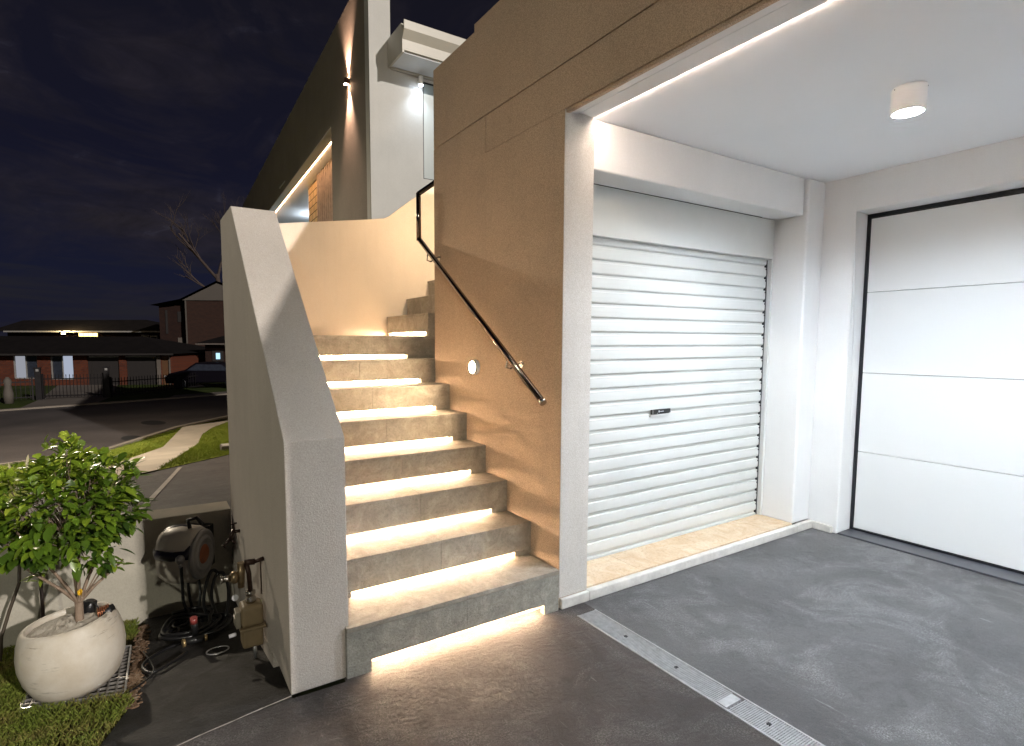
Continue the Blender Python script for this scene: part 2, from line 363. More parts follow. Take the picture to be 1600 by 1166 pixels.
# facade wall with the wide opening (X = 1.674 plane)
b=MB()
FX=1.674; TH=.18; X2=FX+TH; GE=-2.25; GI=-1.85
b.box(FX,1.99,.0,X2,3.305,2.350)                       # pillar and wall behind the stair
b.box(FX,2.672,2.350,X2,3.305,2.551); b.box(FX+.006,1.99,2.350,X2,2.672,2.551)
b.box(FX+.006,GE,2.350,X2,1.99,2.551)
b.box(FX+.006,GE,2.551,X2,3.305,3.05)
b.box(FX+.002,GE,3.05,X2,2.79,3.092)
b.box(FX,GE,-.1,X2,GI,2.350)
b.box(X2,3.15,0,4.6,3.305,2.42); b.box(X2,3.30,2.42,4.6,3.305,3.05)
b.build('facade_wall',M['brownwall'],gar)
b=MB(); b.box(FX,GE,2.556,FX+.006,3.3045,3.0495); b.box(FX,GE,2.3515,FX+.006,2.668,2.550)
b.build('facade_panel',M['brownwall'],gar,bevel=.0012,seg=1)
b=MB(); b.box(FX+.0005,1.9865,.052,X2,1.9900,2.3495)   # pillar face toward the driveway
b.build('pillar_face',M['pillar'],gar,bevel=.001,seg=1)
b=MB(); b.box(FX,1.965,0,X2+.001,1.9862,.052); b.box(X2+.001,1.965,0,3.745,2.0,.052); b.box(3.745,1.965,0,3.955,1.9985,.052)
b.box(3.93,1.84,0,3.9495,1.9645,.052)
b.build('plinth_kerb',M['kerb'],gar,bevel=.006)
# beam soffit trims
b=MB(); b.box(FX+.002,GI,2.334,FX+.026,1.9862,2.3495)
b.build('beam_trim',M['brownwall'],gar,bevel=.005)
b=MB(); b.box(FX+.024,GI,2.343,FX+.075,1.9862,2.3495); b.box(FX+.081,GI,2.346,X2-.004,1.9862,2.3495)
b.build('beam_trim',M['inside'],gar,bevel=.002)
# ceiling
b=MB(); b.box(X2+.012,GI,2.362,4.3,2.30,2.42); b.box(X2,GI,2.372,X2+.012,2.30,2.42); b.box(X2,GE,2.42,4.6,3.3,3.0)
b.build('ceiling',M['ceil'],gar)
b=MB(); b.box(X2+.0005,GI,2.3565,X2+.0105,1.9860,2.3705); b.build('light_strip',M['led_beam'],gar)
# inner walls
b=MB()
b.box(X2,2.02,2.125,3.733,2.20,2.3615)                                  # beam over the shutter
b.build('shutter_lintel',M['inside'],gar,bevel=.008)
b=MB(); b.box(3.745,1.9990,.052,3.95,2.45,2.3615); b.build('corner_pier',M['inside'],gar,bevel=.012,seg=3)
b=MB(); b.box(3.95,1.815,.0,4.135,2.45,2.3615); b.box(3.95,GI,2.135,4.135,1.815,2.3615); b.box(3.95,GI,0,4.135,-1.40,2.135)
bmesh.ops.remove_doubles(b.bm,verts=b.bm.verts,dist=1e-5)
b.build('door_wall',M['inside'],gar,bevel=.010,seg=3)
b=MB(); b.box(X2+.0005,GE,-.05,4.6,GI-.0005,2.4195); b.build('end_wall',M['inside'],gar)
b=MB(); b.box(X2,2.31,0,3.95,2.33,2.36); b.build('back_wall',M['black'],gar)
# travertine sill
for i,(x0,x1) in enumerate([(1.856,2.262),(2.264,2.866),(2.868,3.47),(3.472,3.743)]):
    b=MB(); b.box(x0,2.001,.03,x1,2.30,.0585); b.build('sill_tile',M['travertine'],gar,bevel=.0012,seg=1)
# roller shutter
sh=tag(MB().box(1.86,2.272,.07,3.70,2.276,1.95).build('roller_shutter',M['black'],gar))
b=MB(); P=.0788; z=.0605; prof=[]
prof+= [(2.238,z),(2.238,z+.012),(2.252,z+.016)]; z0=z+.016
while z0<1.90:
    for dz,y in ((0,2.2525),(.0125,2.2525),(.0165,2.2445),(.021,2.2395),(.027,2.2385),(.050,2.2378),(.0745,2.2385),(.0775,2.2400),(.0786,2.2440)): prof.append((y,z0+dz))
    z0+=P
rows=[[b.bm.verts.new((x,y,zz)) for x in (1.86,3.702)] for y,zz in prof]
for a,c in zip(rows,rows[1:]):
    f=b.bm.faces.new([a[0],a[1],c[1],c[0]])
b.build('curtain',M['shutter'],sh,recalc=False)
b=MB(); b.box(1.86,2.200,1.862,3.706,2.255,2.1245); b.build('shutter_box',M['casing'],sh,bevel=.003)
b=MB(); b.box(3.722,2.215,.0585,3.7445,2.27,2.12); b.box(3.7095,2.205,1.862,3.7215,2.25,2.12); b.build('guide_rail',M['casing'],sh,bevel=.002)
b=MB(); b.box(3.7025,2.243,.0585,3.7215,2.266,1.861); b.build('guide_slot',M['black'],sh)
z0=.0765
while z0<1.84: MB().box(3.692,2.2330,z0+.060,3.7015,2.2365,z0+.071).build('slat_clip',M['black'],sh); z0+=P
# shutter lock plate
b=MB(); lx0,lx1=2.575,2.742; lz=.878
b.box(lx0,2.226,lz-.014,lx1,2.2372,lz+.014); b.build('lock_plate',M['blackplastic'],sh,bevel=.002)
mw=plain('print_white',(.7,.72,.75),.5)
b=MB(); T=Matrix.Translation((lx0+.062,2.2255,lz+.001))@Matrix.Rotation(R(90),4,'X')
b.lathe([(.0038,0),(.0062,0),(.0062,.0006),(.0038,.0006)],T,n=24,cap0=False,cap1=False)
b.build('emblem_ring',mw,sh)
MB().box(-.0018,-.0018,0,.0018,.0018,.0006,T@Matrix.Rotation(R(45),4,'Z')).build('emblem_centre',mw,sh)
b=MB(); px_=lx0+.0735; up_=[];dn_=[]
for h,w_ in [(4,3.6),(3,3),(3,3),(4,2.6),(3,3),(4,3),(4.6,3)]:
    up_+=[(px_,2.2258,lz-.0008+h*.001),(px_+w_*.001,2.2258,lz-.0008+h*.001),(px_+w_*.001,2.2258,lz+.0006),(px_+.0042,2.2258,lz+.0006)]; px_+=.0042
b.prism([(lx0+.0735,2.2258,lz-.0008)]+up_+[(px_,2.2258,lz-.0008)],(0,0,0),(0,-.0006,0)); b.build('maker_lettering',mw,sh)
MB().box(lx0+.046,2.2252,lz-.012,lx0+.050,2.2258,lz-.006).build('lock_mark',mw,sh); MB().box(lx1-.012,2.2252,lz-.012,lx1-.009,2.2258,lz-.008).build('lock_mark',mw,sh); MB().box(lx0+.008,2.2252,lz-.0135,lx0+.0095,2.2258,lz+.0135).build('lock_mark',mw,sh)
b=MB(); b.box(2.565,2.228,lz-.030,2.725,2.2375,lz-.018); b.build('finger_pull',M['casing'],sh,bevel=.002)
# panel door
pd=tag(MB().box(4.150,-1.395,.0,4.16,1.814,2.134).build('panel_door',M['black'],gar))
zz=[.022,.555,1.09,1.625,2.106]
for a,c in zip(zz,zz[1:]):
    b=MB(); b.box(4.125,-1.385,a+.0016,4.148,1.792,c-.0016); b.build('door_panel',M['panel'],pd,bevel=.002,seg=1)
b=MB(); b.box(4.121,1.7945,.0,4.1345,1.8135,2.1345); b.box(4.121,-1.385,2.110,4.1345,1.794,2.1345); b.box(4.121,-1.385,.0,4.1345,1.794,.019); b.build('door_seal',M['black'],pd)
b=MB(); b.box(3.957,-1.385,-.02,4.12,1.814,.010); b.build('threshold',plain('threshold_concrete',(.05,.052,.062),.3,var=.2,bs=.2,bscale=60),gar,bevel=.004)

# ------------------------------------------------------------------ lamps in the garage
def ceiling_lamp(y,label):
    t=thing('ceiling_light',label,'ceiling light','round ceiling lights of the garage')
    T=Matrix.Translation((2.79,y,0))
    b=MB(); b.lathe([(.0595,2.364),(.0615,2.350),(.0605,2.262),(.0575,2.2585),(.053,2.2585),(.051,2.266),(.0505,2.288)],T,n=48); b.build('lamp_body',M['white'],t)
    b=MB(); b.lathe([(.0500,2.2805),(.0500,2.2820)],T,n=48); b.build('diffuser',M['lamp_cool'],t)
    for a in (2.6,5.0):
        b=MB(); b.lathe([(.0022,-.001),(.0022,.002)],T@Matrix.Rotation(a,4,'Z')@Matrix.Translation((.0605,0,2.352))@Matrix.Rotation(R(90),4,'Y'),n=8); b.build('screw',M['black'],t)
ceiling_lamp(1.10,'lit white drum ceiling light above the garage floor')
ceiling_lamp(-1.1,'assumed second lit drum ceiling light, added unseen farther along the garage')  # assumed lamp beyond the view, added to light the driveway
t=thing('wall_light','small round lit wall light below the handrail on the facade','wall light')
T=Matrix.Translation((FX,2.767,1.149))@Matrix.Rotation(R(-90),4,'Y')
b=MB(); b.lathe([(.044,0),(.045,.020),(.040,.028),(.034,.030)],T,n=36,cap0=False,cap1=False); b.build('light_rim',M['white'],t)
b=MB(); b.lathe([(.0335,.024),(.0335,.0275)],T,n=36); b.build('lens',M['lamp_warm'],t)
t=thing('wall_light','unseen round wall light added behind the facade to light the upper flight','wall light')  # hidden lamp added to brighten the cream stair wall
T=Matrix.Translation((2.25,3.3055,2.35))@Matrix.Rotation(R(-90),4,'X')
b=MB(); b.lathe([(.044,0),(.045,.020),(.040,.028),(.034,.030)],T,n=36,cap0=False,cap1=False); b.build('light_rim',M['white'],t)
b=MB(); b.lathe([(.0335,.024),(.0335,.0275)],T,n=36); b.build('lens',M['lamp_warm'],t)
# ------------------------------------------------------------------ drain grate
dg=thing('drain_grate','long narrow steel drain grate across the garage entrance','drain grate')
b=MB(); b.box(1.7005,-1.8,-.09,1.8195,1.885,-.08); b.build('channel',M['chan'],dg)
b=MB()
b.box(1.7008,-1.8,-.08,1.7075,1.8845,.0025); b.box(1.8125,-1.8,-.08,1.8192,1.8845,.0025)
b.build('edge_bar',M['galv'],dg)
b=MB(); y=1.883; k=0
while y>-1.2:
    if not (1.153>y>1.109): b.box(1.7077,y-.0034,-.016,1.8123,y,.0005)
    y-=.0078
for x in (1.728,1.749,1.770,1.791): b.box(x-.0012,-1.2,-.022,x+.0012,1.883,-.0010)
b.build('grating',M['galv'],dg,recalc=False)
b=MB(); b.box(1.712,1.112,-.01,1.80,1.150,.0030); b.build('joint_plate',M['galv'],dg,bevel=.001,seg=1)
for y in (1.63,1.36,.98,.4): MB().box(1.757,y,-.004,1.770,y+.012,.0022).build('bolt',M['black'],dg)

# ------------------------------------------------------------------ staircase
st=thing('staircase','limestone stair with warm light strips under its treads','staircase')
Z=[0,.202,.370,.540,.699,.864,1.025,1.183,1.340]
Y=[1.972,2.215,2.437,2.657,2.877,3.097,3.315,3.535]
XL,XR,XJ=.628,1.6725,1.147
for i in range(8):
    z0,z1=Z[i]-(0.02 if i==0 else 0),Z[i+1]; y=Y[i]; yb=Y[i+1] if i<7 else 4.40
    xl=.612 if i==0 else XL; xr=1.660 if i==0 else (XR if i<6 else 1.84)
    sh_=.048 if i==0 else .025; sx0,sx1=.712,1.573; tz=z1-.020; zt=Z[i]
    mat=M['rough_lime'] if i==0 else M['limestone']
    b=MB(); D=.030
    b.box(xl,y,zt+sh_,XJ-.0008,y+D,tz-.0005); b.box(XJ+.0008,y,zt+sh_,xr,y+D,tz-.0005)
    b.box(xl,y,z0,sx0,y+D,zt+sh_-.0004); b.box(sx1,y,z0,xr,y+D,zt+sh_-.0004)
    b.build('riser',mat,st,bevel=.001,seg=1)
    b=MB(); b.box(xl+.002,y+D+.03,z0,xr-.002,y+D+.05,tz-.001); b.build('riser_backing',M['kerb'],st)
    b=MB(); b.box(sx0+.006,y+.006,zt+sh_-.001,sx1-.006,y+.016,zt+sh_+.0045)
    s=MB(); s.box(sx0+.01,y+.0305,zt+sh_-.006,sx1-.010,y+.040,zt+sh_-.001); s.build('light_strip',M['led_stair'],st)
    b.bm.free()
    b=MB(); yb2=yb-.0005 if i<7 else 4.40
    ye=(yb+.055 if i<7 else 4.40)
    if i<7:
        xr2=xr
        b.box(xl,y-.002,tz,XJ-.0006,yb+.05,z1); b.box(XJ+.0006,y-.002,tz,xr2,yb+.05,z1)
    else:
        b.prism([(XL,y-.002,tz),(XR,y-.002,tz),(XR,3.54,tz),(1.80,3.54,tz),(1.80,4.40,tz),(1.72,4.40,tz),(XL,3.53,tz)],(0,0,0),(0,0,.02))
    b.build('tread',M['limestone'],st,bevel=.0015,seg=1)
# returning flight behind the facade wall
RX=[1.74,1.95,2.16,2.37]; RZ=[1.340,1.505,1.665,1.830,1.99]
for i in range(4):
    x=RX[i]; z0=RZ[i]; z1=RZ[i+1]
    b=MB(); sy0,sy1=3.585,(4.28 if i==0 else 3.75); sh_=.030 if i==0 else .016
    b.box(x,3.54,z0+sh_,x+.03,4.38,z1-.0205); b.box(x,3.54,z0+.0003,x+.03,sy0,z0+sh_-.0004); b.box(x,sy1,z0+.0003,x+.03,4.38,z0+sh_-.0004)
    b.box(x+.0305,3.54,z0+.0005,x+.24,3.57,z1-.0205)
    b.build('riser',M['limestone'],st,bevel=.001,seg=1)
    b=MB(); b.box(x+.05,3.58,z0,x+.06,4.36,z1-.021); b.build('riser_backing',M['kerb'],st)
    if i<3: b=MB(); b.box(x+.0305,sy0+.01,z0+sh_-.006,x+.040,sy1-.01,z0+sh_-.001); b.build('light_strip',M['led_stair'],st)
    b=MB(); b.box(x-.002,3.54,z1-.020,x+.262,4.40,z1); b.build('tread',M['limestone'],st,bevel=.0015,seg=1)
# ------------------------------------------------------------------ parapet and stair wall
k=(1.995-.943)/(3.11-1.99)
b=MB(); PX0,PX1=.405,.6265
b.prism([(0,1.99,-.004),(0,1.99,.943),(0,3.11,1.995),(0,3.55,2.006),(0,3.55,-.02),(0,2.30,-.02),(0,2.30,-.004)],(PX0,0,0),(PX1,0,0))
bmesh.ops.subdivide_edges(b.bm,edges=[e for e in b.bm.edges if e.calc_length()>.3],cuts=1)
pw=b.build('parapet_wall',M['render'],bevel=.004); tag(pw,'tall grey rendered parapet with sloping top beside the stair','parapet')
b=MB(); b.box(.400,2.30,-.45,.62,3.55,-.0205); b.build('footing',M['render'],pw)
A=Vector((.628,3.502,0)); Bc=Vector((1.76,4.4,0)); d=(Bc-A).normalized(); nrm=Vector((-d.y,d.x,0))
b=MB(); L=(Bc-A).length
def cp(s,z): return A+d*s+Vector((0,0,z))
path=[(A-d*.05,1.99),(A,2.0)]; 
P0=A+d*(L-.42); P1=Vector((1.76,4.4,0)); P2=Vector((2.18,4.4,0))
zt=lambda v: 2.0+.327*min(1,(v-A).length/L)+max(0,v.x-1.76)*.74
for q in range(0,13):
    t_=q/12; v_=P0*(1-t_)**2+P1*2*t_*(1-t_)+P2*t_*t_; path.append((v_,zt(v_)))
path+= [(Vector((3.4,4.4,0)),zt(Vector((3.4,4.4,0))))]
fr=[[b.bm.verts.new((v.x,v.y,1.0)),b.bm.verts.new((v.x,v.y,z))] for v,z in path]
bk=[[b.bm.verts.new((v.x-.03,v.y+.12,1.0)),b.bm.verts.new((v.x-.03,v.y+.12,z-.04))] for v,z in path]
for q in range(len(path)-1):
    f=b.bm.faces.new([fr[q][0],fr[q+1][0],fr[q+1][1],fr[q][1]]); f.smooth=True
    f=b.bm.faces.new([bk[q][0],bk[q][1],bk[q+1][1],bk[q+1][0]]); f.smooth=True
    b.bm.faces.new([fr[q][1],fr[q+1][1],bk[q+1][1],bk[q][1]])
tag(b.build('stair_wall',M['cream'],bevel=.003),'cream rendered wall bending behind the upper stair','wall')
# ------------------------------------------------------------------ handrail
hr=thing('handrail','dark steel handrail climbing the facade wall beside the stair','handrail')
b=MB(); r=.0165
pts=[(1.60,2.035,1.013),(1.60,3.385,1.985)]
b.tube(pts,r,14); b.tube([(1.60,3.388,1.975),(1.60,3.388,2.285)],r,14); b.tube([(1.597,3.388,2.278),(2.35,3.388,2.84)],r,14)
b.build('rail',M['rail'],hr)
b=MB(); b.tube([(1.60,2.030,1.0095),(1.60,2.048,1.0225)],.0178,16); b.build('end_cap',M['chrome'],hr)
for y,z in ((2.31,1.10),(3.23,1.765)):
    b=MB(); rz=1.013+(y-2.035)*.72
    b.tube([(1.672,y,rz-.02),(1.650,y,rz-.030),(1.625,y+.03,rz-.052),(1.600,y+.035,rz-.045),(1.598,y+.02,rz-.002)],.0048,8)
    b.lathe([(.019,0),(.019,.004)],Matrix.Translation((FX-.0002,y,rz-.03))@Matrix.Rotation(R(-90),4,'Y'),n=20)
    b.build('bracket',M['chrome'],hr)
# second visible bracket beyond the wall end
# ------------------------------------------------------------------ low wall, left alcove
b=MB()
b.prism([(-6,3.551,-.55),(.403,3.551,-.55),(.403,3.551,.285),(0,3.551,.290),(-.6,3.551,.325),(-6,3.551,.36)],(0,0,0),(0,.20,0))
M['lowwall']=render_mat('render_low_wall',(.44,.41,.345),bs=.25,scale=90,var=.16,stain=.2,speck=.05)
lw=b.build('low_wall',M['lowwall'],bevel=.005); tag(lw,'low rendered retaining wall behind the pot','wall')

# ------------------------------------------------------------------ upper house
hs=thing('house','upper house with dark side wall, balcony opening and pale front','house')
HC=Vector((2.695,7.2,0)); HU=Vector((math.cos(R(87.9)),math.sin(R(87.9)),0)); HW=Vector((HU.y,-HU.x,0))
HM=Matrix(((HU.x,HW.x,0,HC.x),(HU.y,HW.y,0,HC.y),(0,0,1,0),(0,0,0,1)))
b=MB()  # local: u along, w inward, z
b.box(0,0,-1.5,1.985,.20,4.835,HM); b.box(0,0,4.835,14.3,.20,6.2,HM); b.box(12.6,0,-1.5,14.3,.20,4.835,HM); b.box(1.985,0,-1.5,12.6,.20,2.9,HM)
b.build('side_wall',M['darkwall'],hs)
b=MB(); b.box(2.6955,7.192,-1.5,3.0,7.35,6.6); b.box(3.0,7.192,-1.5,3.476,7.35,4.962); b.box(3.476,7.192,-1.5,9,7.35,3.60); b.box(3.476,7.192,4.925,9,7.35,4.962)
b.build('front_wall',M['lightwall'],hs)
b=MB(); b.box(2.92,7.36,4.97,9,14,5.0); b.box(3.2,7.9,1,9,8.0,5); b.build('inner_wall',M['lightwall'],hs)
b=MB()  # balcony ceiling and soffit band
b.box(2.0,.2005,4.86,14,2.6,4.95,HM); b.build('balcony_ceiling',M['soffit'],hs)
b=MB(); b.box(2.0,.006,4.820,12.59,.05,4.8345,HM); b.box(2.0,.055,4.826,12.59,.175,4.8345,HM); b.build('soffit_trim',M['soffit'],hs)
b=MB(); b.box(2.0,.186,4.822,12.59,.200,4.8345,HM); b.build('light_strip',M['led_house'],hs)
b=MB(); b.box(5.0,.50,2.5,6.05,.62,4.859,HM); b.build('brick_panel',M['yellowbrick'],hs)
for i in range(13):
    u=2.83+i*.168; b=MB(); b.box(u,.43,2.5,u+.055,.52,4.859,HM); b.build('batten',M['timber'],hs)
b=MB(); b.box(2.2,.58,2.5,5.0,.60,4.859,HM); b.build('batten_backing',M['black'],hs)
b=MB(); b.box(6.0,2.2,2.5,14,2.3,4.859,HM); b.box(10.9,.3,2.5,11,2.2,4.859,HM); b.build('balcony_wall',plain('balcony_blue_wall',(.30,.42,.50),.7,var=.06,nscale=1),hs)
# eave with gutter
b=MB()
ep=[(7.19,5.0),(6.70,5.0),(6.70,5.13),(6.66,5.19),(6.635,5.23),(6.635,5.335),(6.655,5.345),(6.655,5.27),(6.71,5.25),(6.73,5.335),(7.19,5.335)]
b.prism([(0,y,z) for y,z in ep],(2.955,0,0),(8.5,0,0)); b.build('gutter',M['gutter'],hs,bevel=.003,seg=1)
b=MB(); b.box(2.985,6.73,4.978,8.5,7.188,4.9995); b.build('eave_soffit',M['soffit'],hs)
b=MB(); b.box(2.990,7.13,4.962,8.5,7.188,4.9775); b.box(2.955,6.70,4.972,2.9845,7.188,4.9995); b.build('eave_bead',M['gutter'],hs)
# window
wn=MB().box(3.4765,7.2,3.601,3.492,7.25,4.9245).box(3.492,7.2,4.908,5.2,7.25,4.9245).box(3.492,7.2,3.601,5.2,7.25,3.614).build('window',M['black'],hs)
gm,nt,bb=newmat('window_glass'); bb.inputs['Base Color'].default_value=(.33,.37,.36,1); bb.inputs['Roughness'].default_value=.25; bb.inputs['Metallic'].default_value=0
MB().box(3.4925,7.215,3.6145,5.2,7.225,4.9075).build('pane',gm,wn)
# eave lamp
t=thing('eave_light','small lit cylinder wall light under the house eave','wall light')
T=Matrix.Translation((3.40,7.09,0))
b=MB(); b.lathe([(.03,4.93),(.032,4.925),(.032,4.82),(.028,4.815)],T,n=24,cap1=False); b.box(3.39,7.11,4.86,3.41,7.192,4.90); b.build('lamp_body',M['white'],t)
b=MB(); b.lathe([(.0275,4.816),(.022,4.803),(.010,4.797)],T,n=24); b.build('lens',M['lamp_eave'],t)
# sconce on the dark wall
t=thing('wall_sconce','up and down wall light on the dark house wall','wall light')
def hp(u,w,z): return HM@Vector((u,w,z))
b=MB(); b.box(.885,-.075,5.06,.955,-.001,5.14,HM); b.build('lamp_body',plain('bronze_fitting',(.20,.12,.08),.4,metal=.6),t,bevel=.004)
b=MB(); b.box(.895,-.065,5.1405,.945,-.015,5.143,HM); b.build('lens',M['lamp_spot'],t); MB().box(.895,-.065,5.057,.945,-.015,5.0595,HM).build('lens',M['lamp_spot'],t)
def spot(name,loc,tgt,power,col,size,blend=.6,rad=.02):
    l=bpy.data.lights.new(name,'SPOT'); l.energy=power; l.color=col; l.spot_size=R(size); l.spot_blend=blend; l.shadow_soft_size=rad
    o=bpy.data.objects.new(name,l); C.objects.link(o); o.location=loc; o.rotation_euler=(Vector(tgt)-Vector(loc)).to_track_quat('-Z','Y').to_euler(); return o
for up in (1,-1):
    spot('sconce_beam',hp(.92,-.055,5.10+up*.055),hp(.92,-.02,5.10+up*1.0),130 if up>0 else 110,(1,.62,.44),66,1)
spot('eave_beam',(3.40,7.07,4.79),(3.42,7.19,3.6),5,(.72,.86,1),120,1,.03)

# ------------------------------------------------------------------ houses over the street
HO=Vector((-3.0,39.6,-1.3)); HN=Vector((-HE.y,HE.x,0))     # HN points away from the camera
def FM(k=0): 
    o=HO+HN*k; return Matrix(((HE.x,HN.x,0,o.x),(HE.y,HN.y,0,o.y),(0,0,1,o.z),(0,0,0,1)))
F0=FM()
h1=thing('brick_house','low red brick house with two dark garage doors','house')
b=MB()
for a0,a1 in ((-16,-4.07),(-2.75,-2.03),(-.77,-.02),(1.78,2.16),(3.91,4.19),(4.7,4.8)): b.box(a0,0,0,a1,.25,1.86,F0)
b.box(-4.07,0,0,-2.75,.25,.42,F0); b.box(-2.03,0,0,-.77,.25,.36,F0)
b.box(-4.07,.001,1.80,-2.75,.25,1.86,F0); b.box(-2.03,.001,1.80,-.77,.25,1.86,F0); b.box(-16,.26,0,4.8,9,1.85,F0)
b.build('wall',M['brick'],h1)
b=MB(); b.box(-.02,.12,0,.15,.2,1.72,F0); b.box(.16,.12,0,1.77,.2,1.66,F0); b.build('garage_door',M['garagedark'],h1)
b=MB(); b.box(2.17,.12,0,3.90,.2,1.66,F0); b.build('garage_door',M['garagedark'],h1)
b=MB(); b.box(.12,-.02,1.66,1.78,.1,1.78,F0); b.box(2.16,-.02,1.66,3.91,.1,1.78,F0); b.build('door_head',M['fascia'],h1)
b=MB(); b.box(4.19,.05,0,4.7,.2,1.8,F0); b.build('side_door',plain('orange_timber',(.11,.05,.02),.7),h1)
b=MB(); b.box(4.62,-.04,0,4.70,.04,1.8,F0); b.box(3.93,-.04,0,4.15,.02,1.8,F0); b.build('post',M['pavefar'],h1)
for a0,a1,z0 in ((-4.07,-2.75,.42),(-2.03,-.77,.36)):
    w=MB().box(a0,.05,z0,a0+.05,.12,1.8,F0).box(a1-.05,.05,z0,a1,.12,1.8,F0).box(a0+.05,.05,z0,a1-.05,.12,z0+.05,F0).box(a0+.05,.05,1.75,a1-.05,.12,1.8,F0).box((a0+a1)/2-.02,.05,z0+.05,(a0+a1)/2+.02,.12,1.75,F0).build('window',M['fascia'],h1)
    MB().box(a0+.05,.14,z0+.05,(a0+a1)/2,.16,1.75,F0).build('pane',M['glassdark'] if a0>-3 else emit('lit_sheer_left',(.85,.88,1),.10),w)
    MB().box((a0+a1)/2,.14,z0+.05,a1-.05,.16,1.75,F0).build('pane',M['glassdark'] if a0<-3 else emit('lit_sheer_right',(.72,.80,1),.15),w)
b=MB()
def roofp(F,pts,faces):
    v=[b.bm.verts.new(F@Vector(p)) for p in pts]
    for f in faces: b.bm.faces.new([v[i] for i in f])
roofp(F0,[(-17,-.5,1.87),(5.1,-.5,1.87),(5.1,9.5,1.87),(-17,9.5,1.87),(-13,4.3,2.98),(1.3,4.3,2.93)],[(0,1,5,4),(1,2,5),(2,3,4,5),(3,0,4),(3,2,1,0)])
b.build('roof',M['roof'],h1,recalc=False)
b=MB(); b.box(-17,-.56,1.80,5.1,-.5,1.90,F0); b.build('fascia',M['garagedark'],h1)
# house behind with the lit window
F1=FM(14)
h2=thing('rear_house','dark long-roofed house behind with bright lit window','house')
MB().box(-14,0,0,-1.6,8,3.4,F1).build('wall',M['darkbrick'],h2)
b=MB(); roofp(F1,[(-15,-.6,3.44),(-.9,-.6,3.44),(-.9,9,3.44),(-15,9,3.44),(-14.2,2.2,4.42),(-4.2,2.2,4.50)],[(0,1,5,4),(1,2,5),(2,3,4,5),(3,0,4),(3,2,1,0)])
b.build('roof',M['roof'],h2,recalc=False)
MB().box(-13.8,-.72,3.36,-.95,-.6,3.47,F1).build('gutter',M['fascia'],h2)
w=MB().box(-8.5,-.08,2.85,-7.0,-.02,3.33,F1).build('window',M['garagedark'],h2)
for i in range(4): MB().box(-8.46+i*.37,-.12,2.88,-8.13+i*.37,-.09,3.30,F1).build('pane',M['litwin'],w)
MB().box(-3.6,-.08,2.4,-3.0,-.02,3.2,F1).build('window',M['fascia'],h2)
w=MB().box(-2.9,-.08,2.5,-2.3,-.02,3.1,F1).build('window',M['fascia'],h2); MB().box(-2.8,-.12,2.55,-2.4,-.09,3.0,F1).build('pane',M['roof'],w)
t=thing('security_light','bright yellow security light on the rear house gutter','security light')
MB().box(-9.35,-.80,3.20,-9.05,-.72,3.32,F1).build('lamp_body',M['garagedark'],t)
MB().box(-9.33,-.90,3.20,-9.07,-.81,3.31,F1).build('lens',emit('security_lens',(1,.78,.35),8),t)
l=bpy.data.lights.new('security_glow','POINT'); l.energy=150; l.color=(1,.75,.35); l.shadow_soft_size=.15
o=bpy.data.objects.new('security_glow',l); C.objects.link(o); o.location=F1@Vector((-8.9,-1.3,3.7))
# two-storey house
F2=FM(10)
h3=thing('two_storey_house','dark two-storey brick house with pale gable end','house')
MB().box(-.32,0,0,1.86,8,5.35,F2).build('side_wall',M['darkbrick'],h3)
MB().box(1.87,-.6,0,9.5,8,5.72,F2).build('wall',brickmat('mid_brick',(.05,.026,.02),(.04,.022,.018),(.03,.024,.02),(HE.x,HE.y),2.4),h3)
b=MB(); b.prism([F2@Vector(p) for p in ((1.7,-.7,5.725),(7.8,-.7,5.725),(4.3,-.7,7.05))],(0,0,0),HN*.1); b.build('gable',M['gable'],h3)
b=MB(); roofp(F2,[(-.75,-.55,5.36),(1.6,-.9,5.80),(4.3,-.9,7.18),(7.9,-.9,5.75),(7.9,8.5,5.75),(4.3,8.5,7.18),(-.75,8.5,5.36),(3.2,3.0,7.12),(4.3,-.85,7.05),(1.75,-.85,5.68)],[(0,1,2,5,6),(2,3,4,5),(0,6,5,4,3,2,1)])
b.build('roof',M['roof'],h3,recalc=False)
for a0,a1,z0,z1 in ((.15,.30,3.2,5.0),(1.05,1.35,4.1,4.9),(1.0,1.4,2.3,2.9)):
    MB().box(a0,-.06,z0,a1,-.01,z1,F2).build('window',M['garagedark'] if z0!=2.3 else M['pavefar'],h3)
MB().box(1.88,-.70,2.3,1.96,-.62,5.7,F2).build('downpipe',M['gable'],h3)
MB().box(5.0,-.68,3.55,8,-.62,3.65,F2).build('string_course',M['pavefar'],h3)
# carport / lower neighbour on the right
F3=FM(3)
h4=thing('neighbour_house','low dark house with pale roof edge on the far right','house')
MB().box(5.6,0,0,16,7,2.4,F3).build('wall',M['darkbrick'],h4)
b=MB(); roofp(F3,[(5.3,-.7,2.5),(16,-.7,2.5),(16,7,2.5),(5.3,7,2.5),(7.6,3,3.5),(15,3,3.5)],[(0,1,5,4),(1,2,5),(2,3,4,5),(3,0,4),(3,2,1,0)])
b.build('roof',M['roof'],h4,recalc=False)
MB().box(5.3,-.78,2.40,16,-.7,2.48,F3).build('gutter',M['pavefar'],h4)
w=MB().box(6.05,-.06,1.30,6.75,-.01,2.0,F3).build('window',M['garagedark'],h4); MB().box(6.3,-.10,1.45,6.55,-.07,1.85,F3).build('pane',M['bluewin'],w)
